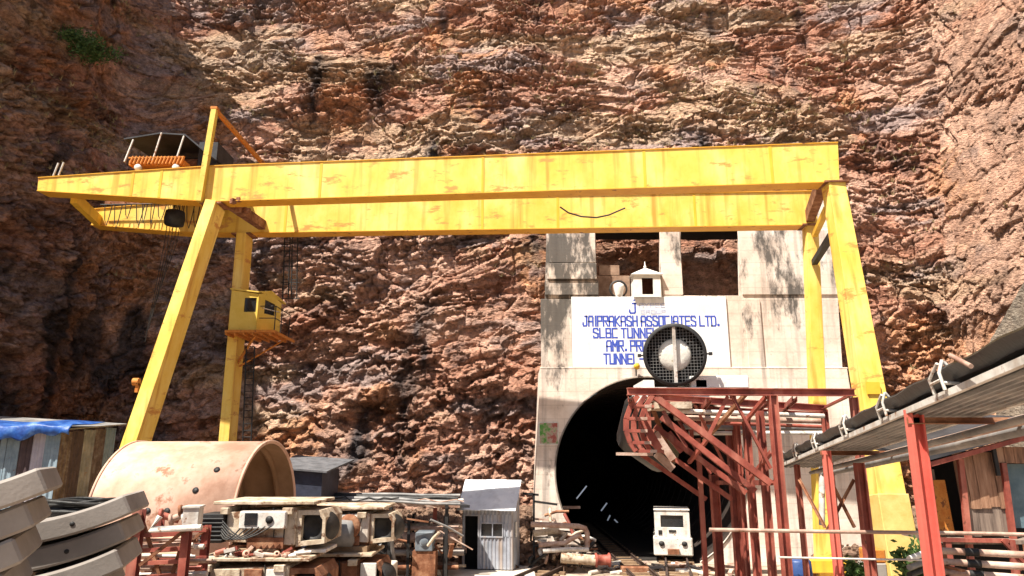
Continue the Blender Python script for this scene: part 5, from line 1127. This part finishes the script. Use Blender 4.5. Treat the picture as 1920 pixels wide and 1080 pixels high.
m.add([rA, rB, rB+Vector((0, 3.2, .35)), rA+Vector((.3, 3.2, .3)), rA-Vector((0, 0, .09)), rB-Vector((0, 0, .09)), rB+Vector((0, 3.2, .26)), rA+Vector((.3, 3.2, .21))], [(0,1,2,3),(4,5,6,7),(0,1,5,4),(1,2,6,5),(2,3,7,6),(3,0,4,7)]); m.build('roof', darksheet, rs)
m = MB(); m.beam(rA+Vector((.1, .1, -.16)), rB+Vector((0, .1, -.16)), .1, .1); m.build('purlin', redp, rs)
fz = at(1800, 1012, YS-.2).z; m = MB(); m.box((at(1760, 1010, YS).x, YS-.3, fz-.08), (at(1990, 1010, YS).x, YS+1.5, fz)); m.build('floor_deck', woodg, rs)
for (u, v) in ((1775, 1012), (1895, 1012)):
    m = MB(); p = at(u, v, YS-.33); m.box((p.x-.06, p.y-.05, 0), (p.x+.06, p.y+.05, p.z)); m.build('leg', redp, rs)
m = MB(); m.beam(at(1765, 1012, YS-.36), at(1890, 1014, YS-.36), .07, .08); m.build('edge_beam', redp, rs); m = MB(); m.beam(at(1878, 1012, YS-.4), at(1925, 1060, YS-.4), .06, .07, up=(0, 1, 0)); m.build('brace', redp, rs)
# three banded pipes in front of the shed
for k, (v0, v1) in enumerate(((1032, 1043), (1052, 1066), (1071, 1088))):
    a_, b_ = at(1752, v0, 10.4), at(1975, v1, 10.0); th = thing('banded_pipe', ['upper', 'middle', 'lowest'][k] + ' of three long pink pipes with black bands at the bottom right', 'pipe', tuple(a_), 'long pink banded pipes at the bottom right')
    m = MB(); m.tube([a_, b_], .045, 12); m.build('pipe', pinkpipe, th); c_ = a_.lerp(b_, .26+.02*k); d_ = a_.lerp(b_, .38+.02*k); m = MB(); m.tube([c_, d_], .054, 12); m.build('band', blacks, th)
prs = thing('pipe_trestle', 'rusty trestle holding the three pink banded pipes near the shed', 'trestle', (at(1850, 1000, 10.3).x, 10.3, 0))
for u in (1770, 1935):
    p = at(u, 1030, 10.45); m = MB(); m.ibeam((p.x, 10.52, 0), (p.x, 10.52, p.z+.05), .09, .09, .012, up=(0, 1, 0)); m.build('post', rustm, prs)
    for v in (1045, 1064, 1085): q = at(u, v, 10.4); m = MB(); m.box((q.x-.03, 10.0, q.z-.13), (q.x+.03, 10.465, q.z-.1)); m.build('bracket', rustm, prs)
# short dark pipes left of the bright red post and barrel
for k, v in enumerate((1040, 1056, 1070)):
    m = MB(); m.tube([at(1705, v+8, 12.6), at(1752, v-10, 13.2)], .05, 10); tag(m.build('pipe_end', [whitep, greysheet, blacks][k]), ['pale short pipe end beside the bright red post', 'grey short pipe end beside the bright red post', 'black short pipe end beside the bright red post'][k], 'pipe')
bp0 = at(1495, 1050, 16.5); br_ = thing('blue_barrel', 'dark blue plastic barrel standing behind the tall red column', 'barrel', (bp0.x, 16.5, 0))
m = MB(); m.lathe([(0, 0), (.27, 0), (.29, .05), (.29, .3), (.30, .33), (.29, .36), (.29, .6), (.30, .63), (.29, .66), (.28, .88), (.25, .92), (0, .92)], (bp0.x, 16.5, bp0.z-.9), n=28); m.build('body', blued, br_)
m = MB(); m.box((bp0.x-.5, 16.1, 0), (bp0.x+.5, 16.9, bp0.z-.903)); tag(m.build('plinth_block', conc, bevel=.02), 'rough concrete block under the dark blue barrel', 'block')
blk('orange_box', 'small orange brown steel box beside the right crane leg', 'box', tuple(at(1628, 1056, 20.5)), tuple(at(1660, 1030, 20.5)+Vector((0, .5, 0))), orange_rail)
blk('box_pedestal', 'concrete pedestal carrying the orange brown box', 'pedestal', (at(1626, 1056, 20.5).x, 20.48, 0), (at(1662, 1056, 20.5).x, 21.1, at(1628, 1056, 20.5).z-.004), conc)

# ------------------------------------------------------------------ pipework heap by the hut
def bend(u_list, Y, r, mm_, lab, name='bent_pipe'):
    m = MB(); pts = [at(u, v, Y+dy) for u, v, dy in u_list]; m.tube(pts, r, 12); return tag(m.build(name, mm_), lab, 'pipe')
bend([(995, 983, 0), (1085, 987, 0), (1097, 991, 0), (1101, 1000, 0), (1101, 1026, 0)], 30.8, .11, pinkpipe, 'thick pink pipe bending down near the tunnel mouth')
bend([(1052, 1046, 0), (1122, 1051, 0)], 30.2, .2, creamp, 'short fat cream pipe lying on the ground before the tunnel')
bend([(1010, 1022, 0), (1060, 1018, 0), (1075, 1008, 0), (1090, 1002, 0)], 30.6, .10, pinkpipe, 'curved dusty pipe on the heap beside the hut')
bend([(1018, 1033, 0), (1070, 1030, 0), (1104, 1031, 0)], 30.4, .09, whitep, 'straight pale pipe at the front of the heap')
bend([(1000, 1000, .3), (1040, 995, .5), (1060, 1003, .5), (1050, 1015, .3)], 30.8, .13, creamp, 'cream hooked pipe in the middle of the heap')
m = MB(); p = at(1130, 1050, 30.1); m.lathe([(0, -.3), (.26, -.3), (.28, -.25), (.2, -.2), (.2, .2), (.28, .25), (.26, .3), (0, .3)], p, (1, .1, 0), 20); tag(m.build('flanged_valve', redp), 'red flanged valve lying at the end of the fat cream pipe', 'valve')
m = MB(); p = at(1192, 1064, 30.0); m.box((p.x-.55, 30.0, .0), (p.x+.55, 30.5, .24)); tag(m.build('red_crate', rustm, bevel=.03), 'rusty red box lying between the rails before the tunnel', 'box')
gate = thing('gate_frame', 'thin black angle frame standing right of the tin hut', 'frame', (at(1001, 930, 31.4).x, 31.4, 0))
for a_, b_ in (((1001, 926), (1001, 1050)), ((980, 925), (1010, 928)), ((1001, 940), (1045, 946))): m = MB(); m.beam(at(*a_, 31.4), at(*b_, 31.4), .09, .09, up=(0, 1, 0)); m.build('bar', blacks, gate)
hr_ = random.Random(15)
for i in range(46):
    u = hr_.uniform(990, 1112); v = hr_.uniform(960 + max(0, (u-1045))*.9, 1056); Y = 30.6 + (1060-v)/55; p = at(u, v, Y); mm_ = hr_.choice([rustm, pinkpipe, creamp, cable_m, blacks, whitep, redp, conc]); m = MB(); r = hr_.uniform(.04, .12)
    d = Vector((hr_.uniform(-1, 1), hr_.uniform(-.5, .5), hr_.uniform(-.25, .25))).normalized()*hr_.uniform(.2, .7)
    if i % 2: m.tube([p-d, p+Vector((0, 0, .08)), p+d], r*.7, 8)
    elif i % 4 == 0: m.lathe([(r, -.05), (r*2, -.05), (r*2, .05), (r, .05), (r, -.05)], p, d, 16)
    else: m.beam(p-d, p+d, r*1.2, r*.8)
    tag(m.build('scrap_part', mm_), 'scrap pipe or fitting in the jumbled heap beside the tin hut', 'scrap part', 'scrap fittings in the heap by the hut')
# more scrap around the tunnel floor and at the feet of the frame
for i in range(40):
    u = hr_.uniform(1090, 1400); Y = hr_.uniform(29.6, 32); p = at(u, 1060, Y); p.z = .06; mm_ = hr_.choice([creamp, pinkpipe, whitep, rustm, conc, slabm]); m = MB(); r = hr_.uniform(.05, .14); d = Vector((hr_.uniform(-1, 1), hr_.uniform(-1, 1), 0)).normalized()*hr_.uniform(.15, .6)
    m.beam(p-d, p+d+Vector((0, 0, hr_.uniform(0, .15))), r*1.3, r) if i % 2 else m.tube([p-d, p+d], r*.7, 8)
    tag(m.build('scrap_part', mm_), 'loose scrap piece lying on the ground before the tunnel mouth', 'scrap part', 'loose scrap before the tunnel mouth')

# ------------------------------------------------------------------ rubble along the foot of the cliff (uncountable) and plants
def rubble():
    r = random.Random(8); m = MB(); ico = bmesh.new(); bmesh.ops.create_icosphere(ico, subdivisions=1, radius=1); base = [v.co.copy() for v in ico.verts]; faces = [[v.index for v in f.verts] for f in ico.faces]; ico.free()
    for i in range(2600):
        x = r.uniform(-14, 2.2) if r.random() < .8 else r.uniform(12.8, 22); f = r.random()**1.5; y = 36.3 - f*5.5; z = (1-f)*1.9 + r.uniform(-.2, .1); 
        s_ = r.uniform(.06, .2)*(1+1.6*(r.random() < .08)); sc = Vector((r.uniform(.7, 1.4), r.uniform(.7, 1.3), r.uniform(.5, 1)))*s_; rot = Matrix.Rotation(r.uniform(0, 6), 3, Vector((r.random(), r.random(), r.random()+.1)))
        vs = [rot @ Vector((c.x*sc.x, c.y*sc.y, c.z*sc.z))*r.uniform(.8, 1.15) + Vector((x, y, z)) for c in base]; m.add(vs, faces)
    xs = np.arange(-15, 2.6, .3); vs = []
    o = m.build('rubble', rubblem, fix=False, origin=(0, 33, 0)); o['kind'] = 'stuff'
rubble()
# scree slope carrying the rubble
def scree(x0, x1, name):
    xs = np.arange(x0, x1, .25); ys = np.arange(30.4, 37.6, .25); X, Y = np.meshgrid(xs, ys, indexing='ij'); e = np.clip(np.minimum(X-x0, x1-.25-X)/1.0, 0, 1)
    Z = np.clip((Y-30.8)/5.5, 0, 1.2)*1.75*e + fbm(X/1.1, Y/1.1, 44, 4)*.16 - .12; V = np.stack([X, Y, Z], -1).reshape(-1, 3); idx = np.arange(X.size).reshape(X.shape)
    q = np.stack([idx[:-1, :-1], idx[1:, :-1], idx[1:, 1:], idx[:-1, 1:]], -1).reshape(-1, 4); me = bpy.data.meshes.new(name); me.from_pydata(V.tolist(), [], q.tolist()); me.materials.append(rubblem)
    o = bpy.data.objects.new(name, me); C.objects.link(o); o['kind'] = 'structure'
scree(-15, 2.6, 'scree_slope'); scree(14.6, 24, 'scree_slope')

leafm = mat('green_leaves', [(.035, .075, .02), (.07, .13, .035), (.11, .17, .06)], 6, .7, bump=0)
strawm = mat('dry_grass', [(.26, .22, .11), (.40, .33, .17), (.5, .42, .25)], 3, .9, bump=0)
def bush(c, rad, n_, name, label, seed, leaf=.12):
    r = random.Random(seed); th = thing(name, label, 'bush' if name == 'bush' else 'plant', tuple(c)); m = MB()
    clumps = [Vector((r.gauss(0, .5)*rad[0], r.gauss(0, .4)*rad[1], abs(r.gauss(0, .55))*rad[2])) for _ in range(14)]
    for i in range(n_):
        p = Vector(c) + r.choice(clumps) + Vector((r.gauss(0, .2)*rad[0], r.gauss(0, .2)*rad[1], r.gauss(0, .2)*rad[2])); a_ = Vector((r.uniform(-1, 1), r.uniform(-1, 1), r.uniform(-.3, 1))).normalized(); b_ = a_.cross(Vector((r.random(), r.random(), .3))).normalized(); L_ = leaf*r.uniform(.6, 1.4)
        m.add([p, p+a_*L_*.5+b_*L_*.25, p+a_*L_, p+a_*L_*.5-b_*L_*.25], [(0, 1, 2, 3)])
    m.build('foliage', leafm, th, fix=False); m = MB()
    for q in clumps: m.tube([Vector(c)+Vector((0, .2, -.1)), Vector(c)+q*.5+Vector((0, .05, .05)), Vector(c)+q], [.03, .02, .008], 5)
    m.build('stem', timber, th)
# place the big bush on the cliff surface
def cliff_pt(u, v):
    D = (at(u, v, 10) - Vector((0, 0, CAM_H))); Dn = np.array(D.normalized()); V = CV - np.array([0, 0, CAM_H]); dist = np.linalg.norm(np.cross(V.reshape(-1, 3), Dn), axis=1); t_ = V.reshape(-1, 3) @ Dn; dist[t_ < 5] = 99
    return Vector(CV.reshape(-1, 3)[dist.argmin()].tolist())
bush(cliff_pt(152, 98)+Vector((.2, -.3, -.3)), (1.7, .7, 1.0), 3600, 'bush', 'green bush growing on a ledge high on the dark left cliff', 3, .16)
for i, (u, Y, n_, lab) in enumerate(((1712, 15.2, 500, 'leafy green weed growing beside the bright red post'), (1600, 19, 350, 'green weed growing behind the second red conveyor post'), (1640, 24, 300, 'low green weed left of the right crane leg'))):
    p = at(u, 1050, Y); top = at(u, 985 if i == 0 else 1030, Y).z
    th_c = Vector((p.x, Y, 0)); bush(th_c + Vector((0, 0, top*.62)), (.25, .25, top*.2), n_*3, 'weed', lab, 20+i, .13)
# dry grass tufts on the ledges of the cliff
def tufts():
    r = np.random.RandomState(5); Vn = CV; ns, nz = Vn.shape[:2]; m = MB(); cnt = 0; q = random.Random(6)
    up_f = (Vn[:, 2:, 2]-Vn[:, :-2, 2])/np.maximum(np.linalg.norm(Vn[:, 2:]-Vn[:, :-2], axis=2), 1e-6)
    tries = 0
    while cnt < 2600 and tries < 60000:
        tries += 1; i = r.randint(5, ns-5); j = r.randint(5, nz-8); p = Vn[i, j+1]
        if p[2] < 14 and r.rand() > .02: continue
        if up_f[i, j] > .72: continue
        if float(fbm(np.array([p[0]/4]), np.array([p[2]/2]), 199, 3)[0]) < .02: continue
        cnt += 1; c = Vector(p.tolist())
        for b in range(7):
            d = Vector((q.uniform(-1, 1), q.uniform(-1.1, .2), q.uniform(.3, 1.5))).normalized()*q.uniform(.15, .42); s_ = Vector((q.uniform(-1, 1), q.uniform(-1, 1), 0)).normalized()*.018
            m.add([c-s_, c+s_, c+d], [(0, 1, 2)])
    o = m.build('dry_grass', strawm, fix=False, origin=(0, 36, 14)); o['kind'] = 'stuff'
tufts()

# loose hoses and cables heaped on the gallery and draped round the yard
hz = random.Random(61)
for i in range(14):
    u = hz.uniform(572, 800); Y = 27.2+hz.uniform(0, 1.2); L_ = hz.uniform(35, 90); m = MB(); pts = [at(u+L_*k/6, 936+hz.uniform(-6, 3)+(u-570)*.02, Y) for k in range(7)]
    m.tube(pts, hz.uniform(.02, .05), 6); tag(m.build('loose_hose', hz.choice([cable_m, cable_m, greysheet, rustm, pinkpipe])), 'loose hose or pipe heaped on top of the long pipe gallery', 'hose', 'loose hoses on the pipe gallery')
for i in range(24):
    u = hz.uniform(610, 860); v = hz.uniform(965, 1052); Y = 26.6+hz.uniform(0, 1.3); p = at(u, v, Y); r = hz.uniform(.03, .08); d = Vector((hz.uniform(-1, 1), hz.uniform(-.3, .3), hz.uniform(-.9, .4))).normalized()*hz.uniform(.2, .75)
    m = MB()
    if i % 3: m.tube([p-d, p+Vector((0, -.05, .05)), p+d], r, 8)
    else: m.beam(p-d, p+d, r*2, r)
    tag(m.build('scrap_part', hz.choice([rustm, blacks, cable_m, pinkpipe, creamp, greysheet])), 'rusty or dark scrap leaning in the clutter under the pipe gallery', 'scrap part', 'scrap clutter under the pipe gallery')
m = MB(); a_ = at(778, 1034, 27.2); b_ = at(812, 998, 27.2); m.box((a_.x, 27.2, a_.z), (b_.x, 28.1, b_.z)); m.lathe([(0, 0), (.16, 0), (.16, .06), (0, .06)], ((a_.x+b_.x)/2, 27.2, (a_.z+b_.z)/2), (0, -1, 0), 16)
tag(m.build('grey_tank', mat('blue_grey_tank', [(.10, .12, .14), (.17, .19, .21)], 3, .6), bevel=.04), 'blue grey machine box standing in the clutter left of the slim red post', 'machine box')
m = MB(); m.box((a_.x-.1, 27.25, 0), (b_.x+.1, 28.1, a_.z-.004)); tag(m.build('tank_stand', rustm), 'rusty stand under the blue grey machine box', 'stand')
